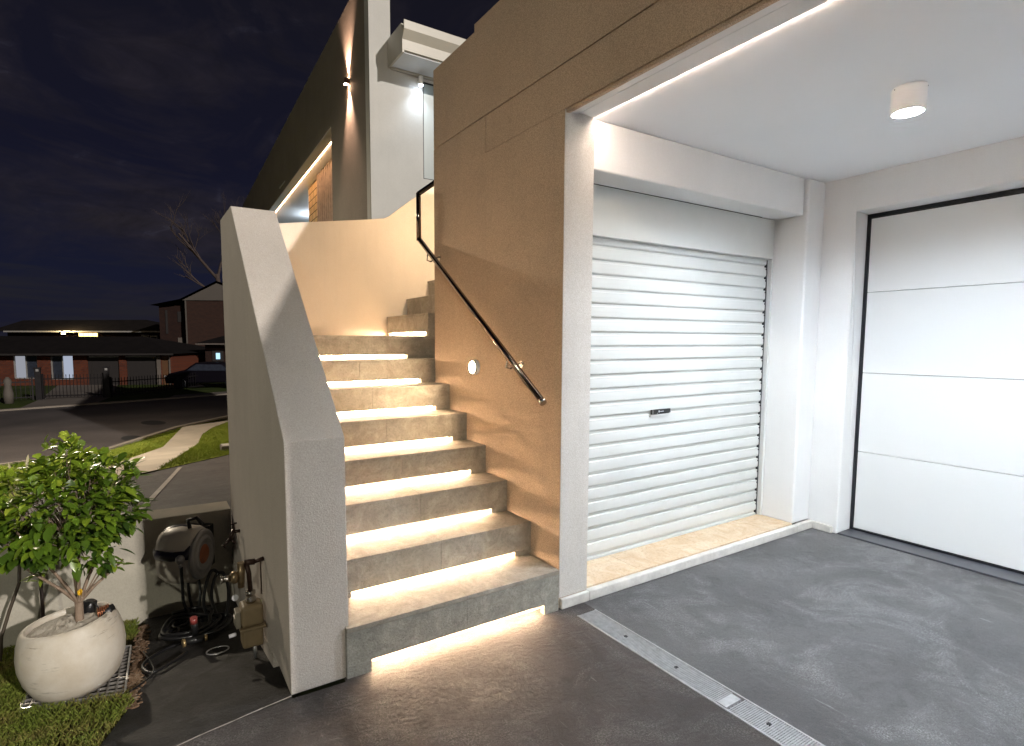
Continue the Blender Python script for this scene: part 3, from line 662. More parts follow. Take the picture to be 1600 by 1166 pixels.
# parked car in front of it
def car(base,ang,label):
    t=thing('parked_car',label,'car'); Mx=Matrix.Translation(base)@Matrix.Rotation(ang,4,'Z')
    prof=[(-2.1,.35),(-2.15,.75),(-1.95,.95),(-1.5,1.05),(-.9,1.42),(.5,1.45),(1.1,1.05),(1.95,.85),(2.15,.6),(2.1,.3)]
    b=MB(); b.prism([Mx@Vector((x,-.85,z)) for x,z in prof],(0,0,0),(Mx.to_3x3()@Vector((0,1.7,0)))); b.build('body',M['carpaint'],t,bevel=.08,seg=3)
    b=MB(); b.prism([Mx@Vector((x,-.862,z)) for x,z in ((-1.35,1.0),(-.85,1.34),(.45,1.36),(.95,1.02))],(0,0,0),Mx.to_3x3()@Vector((0,1.724,0))); b.build('side_window',M['glassdark'],t)
    for x in (-1.35,1.35):
        for s in (-.86,.70):
            b=MB(); b.lathe([(.32,0),(.33,.03),(.33,.14),(.30,.16)],Mx@Matrix.Translation((x,s,.32))@Matrix.Rotation(R(-90),4,'X'),n=20); b.build('wheel',M['black'],t)
    for s in (-.6,.6):
        b=MB(); b.box(2.12,s-.16,.62,2.165,s+.16,.74,Mx); b.build('headlight',plain('headlight_glass',(.6,.6,.6),.1),t)
car(Vector(F0@Vector((7.9,-2.4,0))),R(-205),'dark parked car behind the fence on the right')

# assumed street lamp, added out of view to light the path, lawn and road
t=thing('assumed_street_lamp','assumed tall grey street lamp, added unseen on the verge left of the driveway','street lamp'); SL=Vector((-3.6,13.0,0))
b=MB(); b.tube([SL+Vector((0,0,-1.4)),SL+Vector((0,0,4.6)),SL+Vector((.15,.1,5.0)),SL+Vector((.7,.3,5.15))],.06,12,.04); b.build('pole',M['galv'],t)
MB().box(SL.x+.6,SL.y+.18,5.12,SL.x+1.2,SL.y+.42,5.22).build('lamp_head',M['galv'],t,bevel=.02)
MB().box(SL.x+.72,SL.y+.21,5.105,SL.x+1.15,SL.y+.39,5.119).build('lens',emit('assumed_street_lens',(1,.82,.58),60),t)
spot('assumed_street_beam',(SL.x+.93,SL.y+.3,5.08),(SL.x+1.6,SL.y-.6,0),900,(1,.86,.66),160,.6,.12)
t=thing('assumed_street_lamp','second assumed grey street lamp, added unseen across the corner behind the lawn','street lamp'); SL=Vector((-6.5,-8.0,0))  # assumed lamp, never in view, added to light alcove, parapet side and facade
b=MB(); b.tube([SL+Vector((0,0,-.1)),SL+Vector((0,0,5.4)),SL+Vector((.15,.1,5.8)),SL+Vector((.7,.3,5.95))],.06,12,.04); b.build('pole',M['galv'],t)
MB().box(SL.x+.6,SL.y+.18,5.92,SL.x+1.2,SL.y+.42,6.02).build('lamp_head',M['galv'],t,bevel=.02)
MB().box(SL.x+.72,SL.y+.21,5.905,SL.x+1.15,SL.y+.39,5.919).build('lens',emit('assumed_street_lens_pale',(1,.95,.75),60),t)
spot('assumed_street_beam_pale',(SL.x+.93,SL.y+.3,5.88),(1.0,2.5,0),600,(1,.97,.80),110,.5,.10)
# lamp added to brighten the balcony; its pendant form is invented
t=thing('balcony_fill_light','unseen round lamp added to brighten the house balcony','ceiling light')
T=HM@Matrix.Translation((8.6,1.25,4.86))
b=MB(); b.tube([T@Vector((0,0,0)),T@Vector((0,0,-.25))],.01,8); b.build('cord',M['white'],t)
b=MB(); b.lathe([(.02,-.25),(.09,-.28),(.12,-.34),(.09,-.40),(.02,-.43)],T,n=24)
b.build('globe',emit('globe_cool',(.80,.90,1),22),t)
# ------------------------------------------------------------------ fences and gates over the street
def fence(p0,p1,h,label,spacing=.16,spear=True,name='picket_fence'):
    t=thing(name,label,'fence'); a=Vector((*p0,-1.28)); c=Vector((*p1,-1.28)); L=(c-a).length; dd=(c-a).normalized(); nn=Vector((-dd.y,dd.x,0))
    Mx=Matrix(((dd.x,nn.x,0,a.x),(dd.y,nn.y,0,a.y),(0,0,1,a.z),(0,0,0,1)))
    b=MB(); n=int(L/spacing)
    for i in range(n):
        u=(i+.5)*L/n; b.box(u-.011,-.011,.06,u+.011,.011,h,Mx)
        if spear: b.prism([Mx@Vector((u-.022,-.002,h)),Mx@Vector((u+.022,-.002,h)),Mx@Vector((u,-.002,h+.07))],(0,0,0),nn*.004)
    b.build('pickets',M['fence'],t)
    MB().box(0,-.02,.12,L,.02,.16,Mx).build('bottom_rail',M['fence'],t); MB().box(0,-.02,h-.16,L,.02,h-.12,Mx).build('top_rail',M['fence'],t)
    for u in (0,L): MB().box(u-.03,-.03,0,u+.03,.03,h+.1,Mx).build('post',M['fence'],t)
fence((-12,29.3),(-4.35,30.7),.95,'dark picket fence at the left, beside the left gate post')
fence((-4.0,30.85),(-1.75,30.5),1.05,'dark driveway gate between the two gate posts',.13,name='driveway_gate')
fence((-1.45,30.4),(4.2,35.0),.85,'dark picket fence running right from the right gate post',.15)
fence((4.3,35.1),(12,41),.9,'dark picket fence at the far right, by the pale parapet',.16)
for i,(x,y) in enumerate([(-4.15,30.8),(-1.6,30.4)]):
    b=MB(); b.box(x-.11,y-.11,-1.3,x+.11,y+.11,.10); b.box(x-.14,y-.14,.10,x+.14,y+.14,.16)
    o=b.build('gate_post',M['fence'],bevel=.01); tag(o,['dark square gate post left of the driveway gate','dark square gate post right of the driveway gate'][i],'gate post','gate posts over the street')
    MB().box(x-.05,y-.125,-.02,x+.05,y-.112,.08).build('number_plate',M['fascia'],o)
b=MB(); b.lathe([(.16,-1.3),(.18,-.9),(.12,-.55),(.15,-.35),(.05,-.18)],Matrix.Translation((-5.0,29.6,0)),n=14)
tag(b.build('garden_urn',M['gable']),'pale stone garden urn by the left fence','urn')
tag(MB().box(-6.6,29.0,-1.3,-6.52,29.08,-.55).box(-6.75,28.95,-.55,-6.4,29.1,-.38).build('letterbox',M['curtain'],bevel=.01),'small white letterbox on a post before the left fence','letterbox')

# ------------------------------------------------------------------ bare tree behind the two-storey house
def bare_tree():
    t=thing('bare_tree','bare pinkish tree rising behind the two-storey house','tree'); rnd=random.Random(11)
    base=Vector((6.9,60.5,2)); b=MB(); tw=MB()
    def grow(p,dv,L,r,depth,mb):
        n=5; pts=[p]; q=p
        for i in range(n):
            dv=(dv+Vector((rnd.uniform(-.22,.22),rnd.uniform(-.22,.22),rnd.uniform(-.05,.16)))).normalized(); q=q+dv*L/n; pts.append(q)
        mb.tube(pts,r,5,r*.55,cap=False)
        if depth==0: return
        for i in range(3 if depth>1 else 4):
            s=pts[rnd.randint(2,n)]; nd=(dv+Vector((rnd.uniform(-.9,.7),rnd.uniform(-.6,.6),rnd.uniform(-.35,.6)))).normalized()
            grow(s,nd,L*rnd.uniform(.5,.72),r*.5,depth-1,b if depth>3 else tw)
    b.tube([base,base+Vector((-.2,0,4)),base+Vector((-.5,0,6))],.28,8,.2,cap=False)
    grow(base+Vector((-.5,0,5.6)),Vector((-.75,.1,.8)),5.2,.16,4,b)
    grow(base+Vector((-.4,0,5.0)),Vector((-.1,0,1)),5.2,.15,4,b)
    grow(base+Vector((-.2,0,4.0)),Vector((-.9,0,.35)),3.8,.12,3,b)
    bm=plain('bare_bark',(.06,.042,.036),.9,var=.3)
    b.build('trunk',bm,t,recalc=False); tw.build('twigs',bm,t,recalc=False)
bare_tree()

# ------------------------------------------------------------------ pot with tree
def potmat():
    m,nt,b=newmat('worn_white_pot'); v=coord(nt); n=noise(nt,v,9,7,.65); low=N(nt,'ShaderNodeSeparateXYZ'); nt.links.new(v,low.inputs[0])
    c=ramp(nt,n,[(.3,(.50,.45,.375)),(.7,(.62,.575,.50))])
    st=noise(nt,coord(nt,(9,9,70)),1,5,.7); sm=ramp(nt,st,[(.56,(0,0,0)),(.63,(1,1,1))]); rg=ramp(nt,noise(nt,v,6,2),[(.5,(0,0,0)),(.62,(1,1,1))])
    c=mix(nt,math_(nt,'MULTIPLY',math_(nt,'MULTIPLY',sm,rg),.75),c,(.12,.10,.07))
    dirt=math_(nt,'MULTIPLY',ramp(nt,noise(nt,v,5,6,.7),[(.45,(0,0,0)),(.7,(1,1,1))]),.45); c=mix(nt,dirt,c,(.40,.31,.20))
    nt.links.new(c,b.inputs['Base Color']); b.inputs['Roughness'].default_value=.55; bump(nt,b,noise(nt,v,60,6,.7),.35,.002); return m
M['pot']=potmat()
PCx,PCy=-.292,2.655; GZ=fa(PCy)-.006
PT=Matrix.Translation((PCx,PCy,GZ+.022))@Matrix.Rotation(R(-5),4,'Y')@Matrix.Rotation(R(-4),4,'X')
b=MB(); b.lathe([(.095,0),(.118,.006),(.148,.035),(.172,.09),(.182,.145),(.181,.19),(.173,.235),(.162,.268),(.156,.279),(.150,.283),(.141,.283),(.136,.276),(.138,.255),(.142,.225)],PT,n=64,cap1=False)
pot=b.build('plant_pot',M['pot']); tag(pot,'large round cream pot standing on a metal grate','plant pot')
def rocky(mb,r,z,seed,amp,n=26):
    rnd=random.Random(seed); c=mb.bm.verts.new(PT@Vector((0,0,z+amp*.6+.022))); prev=None; rings=[]
    for i in range(1,9):
        rr=r*i/8; rings.append([mb.bm.verts.new(PT@Vector((rr*math.cos(2*math.pi*j/n),rr*math.sin(2*math.pi*j/n),z+(.022*(1-i/8)+rnd.uniform(-.3,1)*amp*(1-.5*i/8))))) for j in range(n)])
    for j in range(n): mb.bm.faces.new([c,rings[0][j],rings[0][(j+1)%n]])
    for a,d_ in zip(rings,rings[1:]):
        for j in range(n): mb.bm.faces.new([a[j],d_[j],d_[(j+1)%n],a[(j+1)%n]])
b=MB(); rocky(b,.140,.256,5,.020); b.build('soil_cover',stone('pale_bark_cover',(.66,.58,.47),(.80,.73,.62),(.86,.80,.70),18,1,.02,.9),pot)
# grate under the pot
g=thing('floor_grate','square rusty metal grate under the cream pot','grate'); gx0,gx1,gy0,gy1=-.50,-.128,2.44,2.92
def gp(u,v,dz=0):   # grate frame: u left to right, v front to back
    x=-.475+.346*u+.004*v; y=2.60-.14*u+.61*v; return Vector((x,y,fa(y)+.006+dz))
def gbar(mb,u0,v0,u1,v1,w,h,dz=0):
    a=gp(u0,v0,dz); c=gp(u1,v1,dz); d_=(c-a).normalized(); n_=Vector((-d_.y,d_.x,0)).normalized()*w/2; up_=Vector((0,0,h))
    q=[a-n_,a+n_,c+n_,c-n_]; lo=[mb.bm.verts.new(k_-up_) for k_ in q]; hi=[mb.bm.verts.new(k_) for k_ in q]
    mb.bm.faces.new(hi); mb.bm.faces.new(lo[::-1])
    for i_ in range(4): mb.bm.faces.new([lo[i_],lo[(i_+1)%4],hi[(i_+1)%4],hi[i_]])
b=MB()
for e in ((0,0,1,0),(0,1,1,1),(0,0,0,1),(1,0,1,1)): gbar(b,*e,.007,.02,.0025)
b.build('grate_frame',M['galv'],g)
b=MB()
for i in range(1,11): gbar(b,i/11,0.004,i/11,.996,.0045,.016,.0012)
for i in range(1,13): gbar(b,.004,i/13,.996,i/13,.0045,.010,0)
b.build('grate_bars',plain('weathered_bar',(.30,.28,.26),.5,metal=.4,var=.3,nscale=60),g)
b=MB(); b.prism([gp(0,0,-.10),gp(1,0,-.10),gp(1,1,-.10),gp(0,1,-.10)],(0,0,0),(0,0,.075)); b.build('pit',plain('pit_dark',(.006,.005,.004),.95),g)
# gravel and dry litter at the slab edge
b=MB(); rnd=random.Random(2)
for i in range(700):
    x=rnd.gauss(-.098,.014); y=rnd.uniform(2.30,3.4); x+=(y-2.6)*.03; r_=rnd.uniform(.003,.009); z=fa(y)
    bmesh.ops.create_icosphere(b.bm,subdivisions=1,radius=r_,matrix=Matrix.Translation((x,y,z+r_*.2))@Matrix.Rotation(rnd.uniform(0,6),4,'Z')@Matrix.Diagonal((1.5,.8,.5,1)))
gmt=stone('gravel_litter',(.10,.06,.035),(.24,.15,.09),(.5,.42,.33),60,.5,.002,.9)
tag(b.build('gravel',gmt),'brown gravel and leaf litter along the slab edge','gravel',kind='stuff')

# the tree in the pot
tr=thing('potted_tree','leafy green ball-shaped tree growing in the cream pot','tree')
def barkmat():
    m,nt,b=newmat('tree_bark'); v=coord(nt,(1,1,.35)); n=noise(nt,v,60,5,.7)
    nt.links.new(ramp(nt,n,[(.3,(.16,.11,.075)),(.7,(.30,.22,.16))]),b.inputs['Base Color']); b.inputs['Roughness'].default_value=.8; bump(nt,b,n,.6,.003); return m
TB=Vector((PCx+.012,PCy,GZ+.25)); CC=Vector((PCx-.015,PCy-.01,.652)); CR=Vector((.245,.245,.212))
rnd=random.Random(21); tips=[]
def inside(rnd,k0=.35):
    while True:
        v=Vector((rnd.gauss(0,1),rnd.gauss(0,1),rnd.gauss(0,1))).normalized()
        if v.z<-.80: continue
        f=rnd.uniform(k0,1)**.45
        lump=1+.16*math.sin(6*v.x+2.1)*math.cos(5*v.y-.5)+.13*math.sin(8*v.z+4*v.x)
        return CC+Vector((v.x*CR.x,v.y*CR.y,v.z*CR.z))*f*lump, v
b=MB(); fork=TB+Vector((.004,0,.125))
b.tube([TB-Vector((0,0,.03)),TB+Vector((.003,0,.06)),fork],.0165,12,.0145)
mains=[]
for a,(dx,dy,dz) in enumerate([(-.11,-.02,.22),(.10,.01,.24),(-.03,.07,.26),(.02,-.08,.25),(-.16,.03,.16),(.16,-.02,.15)]):
    p1=fork+Vector((dx*.35,dy*.35,dz*.38)); p2=fork+Vector((dx*.8,dy*.8,dz*.8)); p3=fork+Vector((dx,dy,dz)); b.tube([fork-Vector((0,0,.006)),p1,p2,p3],.0075,7,.0035,cap=False); mains+= [p1,p2,p3]
for i in range(330):
    p,v=inside(rnd,.25 if i%3 else .75); tips.append((p,v))
    if i%2==0:
        s=min(mains,key=lambda m:(m-p).length); midp=s.lerp(p,.5)+Vector((0,0,-.012)); b.tube([s,midp,p],.0024,4,.001,cap=False)
for dx,dz in ((-.085,.05),(-.12,.035),(.10,.045),(.13,.05),(.07,.03)):
    p=fork+Vector((dx,rnd.uniform(-.04,.04),.09+dz)); b.tube([fork,fork.lerp(p,.5)+Vector((0,0,-.008)),p],.004,6,.002,cap=False); tips.append((p,Vector((dx,0,.02)).normalized()))
b.build('trunk',barkmat(),tr,recalc=False)
def leafmat(name,c):
    m,nt,b=newmat(name); at=N(nt,'ShaderNodeAttribute',attribute_name='tone'); v=coord(nt)
    nt.links.new(ramp(nt,at.outputs['Fac'],c),b.inputs['Base Color']); b.inputs['Roughness'].default_value=.30; b.inputs['Specular IOR Level'].default_value=.5
    tl=N(nt,'ShaderNodeBsdfTranslucent'); nt.links.new(ramp(nt,at.outputs['Fac'],[(0,(.05,.12,.01)),(1,(.3,.42,.04))]),tl.inputs[0])
    ms=N(nt,'ShaderNodeMixShader'); ms.inputs[0].default_value=.22; out=[n for n in nt.nodes if n.type=='OUTPUT_MATERIAL'][0]
    nt.links.new(b.outputs[0],ms.inputs[1]); nt.links.new(tl.outputs[0],ms.inputs[2]); nt.links.new(ms.outputs[0],out.inputs[0]); return m
b=MB(); lay=b.bm.faces.layers.float.new('tone')
def leaf(mb,p,dv,L,w,tone,lay):
    dv=dv.normalized(); sd=dv.cross(Vector((rnd.uniform(-.3,.3),rnd.uniform(-.3,.3),1)));
    if sd.length<.05: sd=Vector((1,0,0))
    sd.normalize(); up=sd.cross(dv).normalized(); fold=rnd.uniform(.15,.4)*w; droop=rnd.uniform(.05,.35)*L
    prof=[(0,.04),(.18,.55),(.42,1),(.68,.85),(.88,.42),(1,0.02)]
    c=[];l=[];r=[]
    for t,ww in prof:
        ax=p+dv*L*t-Vector((0,0,droop*t*t)); c.append(mb.bm.verts.new(ax)); l.append(mb.bm.verts.new(ax+sd*w*ww+up*fold*ww)); r.append(mb.bm.verts.new(ax-sd*w*ww+up*fold*ww))
    for i in range(5):
        for q in ([c[i],c[i+1],l[i+1],l[i]],[c[i],r[i],r[i+1],c[i+1]]):
            f=mb.bm.faces.new(q); f[lay]=tone; f.smooth=True
for p,v in tips:
    young=max(0,v.z*.35+ -v.x*.15)+rnd.uniform(-.1,.3)
    for q in range(rnd.randint(6,9)):
        dv=(v*.75+Vector((rnd.gauss(0,.6),rnd.gauss(0,.6),rnd.gauss(.08,.5)))).normalized()
        o=p+Vector((rnd.gauss(0,.012),rnd.gauss(0,.012),rnd.gauss(0,.012)))
        leaf(b,o,dv,rnd.uniform(.028,.066),rnd.uniform(.009,.0170),min(1,max(0,young*.8+rnd.uniform(0,.35))),lay)
cr=b.build('crown',leafmat('citrus_leaf',[(0,(.030,.065,.010)),(.3,(.115,.20,.018)),(.6,(.30,.40,.035)),(1,(.56,.58,.09))]),tr,recalc=False)
b=MB(); lay=b.bm.faces.layers.float.new('tone')
for dx,dz,t in ((-.135,.150,-.15),(-.095,.165,.12),(-.115,.155,.0)):
    p=CC+Vector((dx,-.05,dz)); leaf(b,p,Vector((t,0,1)),.07,.005,1,lay)
M['dry']=plain('dry_stalk',(.48,.42,.26),.7); b.build('dry_shoot',M['dry'],tr,recalc=False)
MB().tube([CC+Vector((-.16,-.05,.12)),CC+Vector((-.235,-.06,.215))],.0016,5).build('dry_twig',M['dry'],tr,recalc=False)
b=MB(); lay=b.bm.faces.layers.float.new('tone'); p=fork+Vector((.012,-.06,.075)); leaf(b,p,Vector((.1,0,-1)),.032,.011,1,lay); leaf(b,p+Vector((.004,0,0)),Vector((-.3,0,-1)),.026,.009,1,lay)
b.build('yellow_leaf',plain('yellow_leaf_skin',(.75,.42,.01),.5),tr,recalc=False)
# garden spotlight lying in the pot
sl=thing('garden_spotlight','small black garden spotlight with coiled copper cable in the pot','garden light')
q=Vector((PCx+.085,PCy+.005,GZ+.018+.285))
b=MB(); b.tube([q,q+Vector((.045,-.01,.012))],.020,14,.024); b.tube([q+Vector((-.035,-.03,-.02)),q+Vector((.02,-.03,-.01))],.013,10); b.tube([q+Vector((.045,-.04,-.012)),q+Vector((.012,-.03,-.014))],.010,10,.016)
b.build('lamp_body',M['blackplastic'],sl)
b=MB()
for i in range(6): T=Matrix.Translation(q+Vector((-.006+i*.007,0,.004+i*.002)))@Matrix.Rotation(R(84),4,'Y'); b.lathe([(.0215,-.002),(.0238,0),(.0215,.002)],T,n=18,cap0=False,cap1=False)
b.build('cable_coil',plain('copper_coil',(.35,.13,.06),.3,metal=.6),sl)
b=MB(); b.tube([q+Vector((0,0,.012)),q+Vector((-.015,.01,.045)),q+Vector((-.03,.02,.05)),q+Vector((-.045,.04,.03))],.0028,6); b.build('cable',M['blackplastic'],sl)
b=MB(); T=Matrix.Translation(q+Vector((-.045,.07,.0)))@Matrix.Rotation(R(12),4,'Y'); b.lathe([(.022,-.03),(.026,.0),(.025,.035),(.018,.04)],T,n=20)
tag(b.build('sensor_pod',M['blackplastic']),'small black cylinder pod behind the tree trunk in the pot','sensor')
# stake and pipe behind the plant
b=MB(); b.tube([(-.505,3.43,.22),(-.505,3.42,-.26)],.0085,8); tag(b.build('garden_stake',plain('dark_stake',(.03,.018,.014),.6)),'thin dark stake standing against the low wall','stake')
b=MB(); b.tube([(-.575,3.38,.22),(-.58,3.37,.12),(-.62,3.35,0),(-.655,3.34,-.12),(-.66,3.30,-.25)],.0075,8); tag(b.build('irrigation_hose',plain('brown_hose',(.06,.045,.03),.5)),'thin brown hose bending down the low wall','hose')

# ------------------------------------------------------------------ hose reel on the low wall
hrl=thing('hose_reel','grey and beige hose reel hung on the low wall','hose reel')
RC=Vector((.135,3.40,.115))
gb=plain('reel_beige',(.60,.55,.48),.45,var=.06); db=plain('reel_dark',(.02,.018,.03),.3,var=.1); sil=plain('reel_silver',(.34,.33,.33),.35,metal=.3)
b=MB()
secs=[(-.115,.62),(-.105,.86),(-.07,1.0),(.0,1.04),(.07,1.0),(.098,.90)]
rings=[]
for x,s in secs:
    ring=[]
    for j in range(28):
        a=2*math.pi*j/28; cy,cz=math.cos(a),math.sin(a)
        yy=math.copysign(abs(cy)**.75,cy)*.115*s; zz=math.copysign(abs(cz)**.8,cz)*.150*s*(1 if cz>0 else 1.05)
        ring.append(b.bm.verts.new(RC+Vector((x,yy,zz))))
    rings.append(ring)
for a,c in zip(rings,rings[1:]):
    for j in range(28): f=b.bm.faces.new([a[j],a[(j+1)%28],c[(j+1)%28],c[j]]); f.smooth=True
b.bm.faces.new(rings[0][::-1]); b.bm.faces.new(rings[-1]); b.build('reel_case',gb,hrl)
T=Matrix.Translation(RC+Vector((.10,0,-.005)))@Matrix.Rotation(R(90),4,'Y')
b=MB(); b.lathe([(.128,-.012),(.138,-.004),(.136,.010),(.118,.018),(.112,.012),(.098,.012),(.094,.020),(.080,.022),(.072,.014),(.050,.012)],T,n=40,cap0=False,cap1=False); b.build('side_disc',sil,hrl)
b=MB(); b.lathe([(.110,.002),(.110,.006)],T,n=32); b.build('side_plate',gb,hrl)
b=MB(); b.lathe([(.055,.012),(.045,.020),(.03,.022),(.002,.022)],T,n=32,cap0=False); b.build('hub',plain('reel_orange',(.30,.09,.035),.5),hrl)
b=MB()
b.tube([RC+Vector((-.112,-.055,.035)),RC+Vector((-.08,-.108,.030)),RC+Vector((0,-.125,.026)),RC+Vector((.07,-.112,.030)),RC+Vector((.092,-.085,.06))],.026,12); b.build('dark_band',db,hrl)
b=MB(); b.lathe([(.075,0),(.078,.004),(.06,.006),(.02,.004)],Matrix.Translation(RC+Vector((-.01,-.028,.135)))@Matrix.Rotation(R(28),4,'X')@Matrix.Diagonal((1.05,.62,1,1)),n=32); b.build('top_window',db,hrl)
b=MB(); bmesh.ops.create_uvsphere(b.bm,u_segments=20,v_segments=12,radius=.023,matrix=Matrix.Translation(RC+Vector((.055,-.148,.022))))
for f in b.bm.faces: f.smooth=True
b.tube([RC+Vector((.055,-.150,.0)),RC+Vector((.057,-.152,-.022))],.010,10,.008); b.build('hose_stop',sil,hrl)
b=MB(); b.tube([RC+Vector((.055,-.03,.155)),RC+Vector((.03,.0,.185)),RC+Vector((.07,.02,.195)),RC+Vector((.11,.0,.165))],.011,8); b.box(RC.x-.10,RC.y+.10,RC.z-.12,RC.x+.10,3.5505,RC.z+.12); b.build('handle_bracket',M['blackplastic'],hrl)
hrl.matrix_world=Matrix.Translation(RC)@Matrix.Rotation(R(-30),4,'Z')@Matrix.Translation(-RC)
# hoses below
hm=plain('black_hose',(.010,.010,.011),.32,var=.2)
def hose(pts,r,label,name='garden_hose'):
    P_=[Vector(p) for p in pts]; out=[]
    for i in range(len(P_)-1):
        p0=P_[max(0,i-1)];p1=P_[i];p2=P_[i+1];p3=P_[min(len(P_)-1,i+2)]
        for k_ in range(8):
            t=k_/8; out.append(.5*((2*p1)+(-p0+p2)*t+(2*p0-5*p1+4*p2-p3)*t*t+(-p0+3*p1-3*p2+p3)*t**3))
    out.append(P_[-1]); return tag(MB().tube(out,r,8).build(name,hm),label,'hose','black hoses in the alcove')
hose([(.112,3.243,.095),(.114,3.248,.0),(.12,3.25,-.12),(.165,3.20,-.20),(.13,3.05,-.19),(.16,2.95,-.168)],.0085,'black hose hanging straight down from the reel front')
hose([(.145,3.34,-.03),(.15,3.32,-.12),(.17,3.3,-.20),(.2,3.2,-.21)],.008,'short black hose hanging behind the reel front hose')
hose([(.20,3.38,-.03),(.205,3.36,-.12),(.185,3.30,-.19),(.12,3.2,-.21)],.008,'third black hose under the reel, nearest the meter')
rnd=random.Random(5); pts=[]
for i in range(44):
    a=i*.78; rr=.11+.035*math.sin(i*.9)+rnd.uniform(-.02,.02); x=.15+rr*1.15*math.cos(a)+rnd.uniform(-.01,.01); y=3.05+rr*1.5*math.sin(a); pts.append((x,y,fa(y)+.012+(i//8)*.012+rnd.uniform(0,.01)))
hose(pts,.0085,'black hose lying coiled in a heap on the slab')
pts=[(.30,3.35,-.02),(.27,3.33,.01),(.235,3.28,-.03),(.21,3.2,-.12),(.24,3.1,-.17),(.30,3.05,-.14),(.33,3.15,-.05),(.32,3.28,.0),(.28,3.3,-.02),(.25,3.2,-.10),(.27,3.0,-.16)]
hose(pts,.009,'black hose looped up beside the meter')
hose([(.10,2.9,-.15),(.0,2.85,-.145),(-.07,2.72,-.12),(-.04,2.60,-.10),(.04,2.66,-.11),(.10,2.74,-.125)],.0075,'black hose loop reaching out over the open slab')
hose([(-.07,2.9,-.15),(-.03,2.6,-.10),(-.12,2.42,-.06)],.004,'thin black cable lying across the slab',name='thin_cable')
t=thing('hose_splitter','black hose splitter with red and brass ends on the heap','hose fitting')
b=MB(); b.tube([(.145,2.84,-.10),(.14,2.80,-.02)],.017,12,.014); b.tube([(.10,2.80,-.105),(.18,2.80,-.105)],.016,12); b.build('fitting_body',M['blackplastic'],t)
b=MB(); b.tube([(.139,2.795,-.018),(.138,2.79,.008)],.016,14); b.build('red_collar',plain('red_collar_plastic',(.25,.05,.045),.3),t)
M['brass']=plain('brass',(.5,.36,.18),.3,metal=.7)
MB().tube([(.088,2.795,-.105),(.099,2.797,-.105)],.019,16).build('brass_end',M['brass'],t); MB().tube([(.181,2.797,-.105),(.192,2.797,-.105)],.015,16).build('brass_end',M['brass'],t)
# floor waste ring
t=thing('floor_drain','small round floor drain with pale rim on the slab','floor drain')
T=Matrix.Translation((.225,2.68,fa(2.68)+.001))@Matrix.Rotation(-math.atan(.18),4,'X')
b=MB(); b.lathe([(.044,0),(.0445,.004),(.0495,.004),(.050,0)],T,n=40,cap0=False,cap1=False); b.build('rim',M['galv'],t)
b=MB()
for i in range(-4,5): w_=math.sqrt(max(0,.043**2-(i*.0095)**2)); b.box(i*.0095-.0016,-w_,-.001,i*.0095+.0016,w_,.0015,T)
b.build('drain_bars',M['chan'],t)
# gas meter with pipes, on the parapet
gm_=thing('gas_meter','beige gas meter with brass pipework beside the parapet','gas meter')
mc=plain('meter_beige',(.235,.175,.10),.5,var=.12,nscale=20); br=plain('old_brass',(.30,.22,.13),.35,metal=.7,var=.3,nscale=60)
GX,GY=.345,2.47
b=MB(); b.box(GX-.046,GY-.045,.075,GX+.046,GY+.045,.168); b.build('meter_body',mc,gm_,bevel=.016,seg=3)
b=MB(); b.box(GX-.053,GY-.052,.062,GX+.053,GY+.052,.0745); b.build('flange',mc,gm_,bevel=.004)
b=MB(); b.box(GX-.043,GY-.042,-.020,GX+.043,GY+.042,.0615); b.build('meter_base',mc,gm_,bevel=.012,seg=3)
b=MB(); b.box(GX-.066,GY-.03,.075,GX-.0465,GY+.03,.145); b.box(GX-.070,GY-.02,.085,GX-.066,GY+.02,.12); b.build('index_box',plain('index_grey',(.28,.25,.2),.4),gm_,bevel=.003)
b=MB(); b.lathe([(.018,0),(.022,.006),(.022,.022),(.018,.028),(.018,.036),(.021,.040),(.021,.052),(.014,.056)],Matrix.Translation((GX,GY,.166)),n=20); b.build('coupling',M['chrome'],gm_)
b=MB(); b.tube([(GX,GY,.22),(GX-.004,GY,.30),(GX-.012,GY+.01,.345)],.0105,10); b.tube([(GX+.02,GY,.345),(.404,GY,.352)],.009,10); b.tube([(GX-.02,GY+.005,.348),(GX+.022,GY,.345)],.013,10); b.tube([(.392,GY+.01,.35),(.392,GY+.01,.19)],.003,6); b.build('pipe',plain('dark_pipe',(.045,.022,.016),.35,metal=.4),gm_)
b=MB(); b.tube([(GX-.030,GY+.02,.345),(GX-.034,GY+.02,.235)],.017,12,.014); b.lathe([(.02,0),(.027,.01),(.027,.02),(.020,.03)],Matrix.Translation((GX-.045,GY+.02,.285))@Matrix.Rotation(R(-90),4,'Y'),n=20); b.build('regulator',br,gm_)
b=MB(); b.tube([(GX-.075,GY+.02,.285),(GX-.108,GY+.02,.285)],.0135,14); b.lathe([(.018,0),(.018,.005)],Matrix.Translation((GX-.108,GY+.02,.285))@Matrix.Rotation(R(-90),4,'Y'),n=20); b.build('vent_cap',M['chrome'],gm_)
b=MB(); b.lathe([(.013,0),(.013,.006)],Matrix.Translation((GX-.066,GY-.03,.215))@Matrix.Rotation(R(60),4,'X'),n=16); b.build('tag_disc',M['curtain'],gm_); MB().tube([(GX-.066,GY-.03,.055),(GX-.095,GY-.03,.052)],.008,10).build('test_nipple',M['curtain'],gm_)
b=MB(); b.tube([(GX+.01,GY,-.02),(GX+.012,GY,-.09)],.008,8); b.build('stand_pipe',M['galv'],gm_)
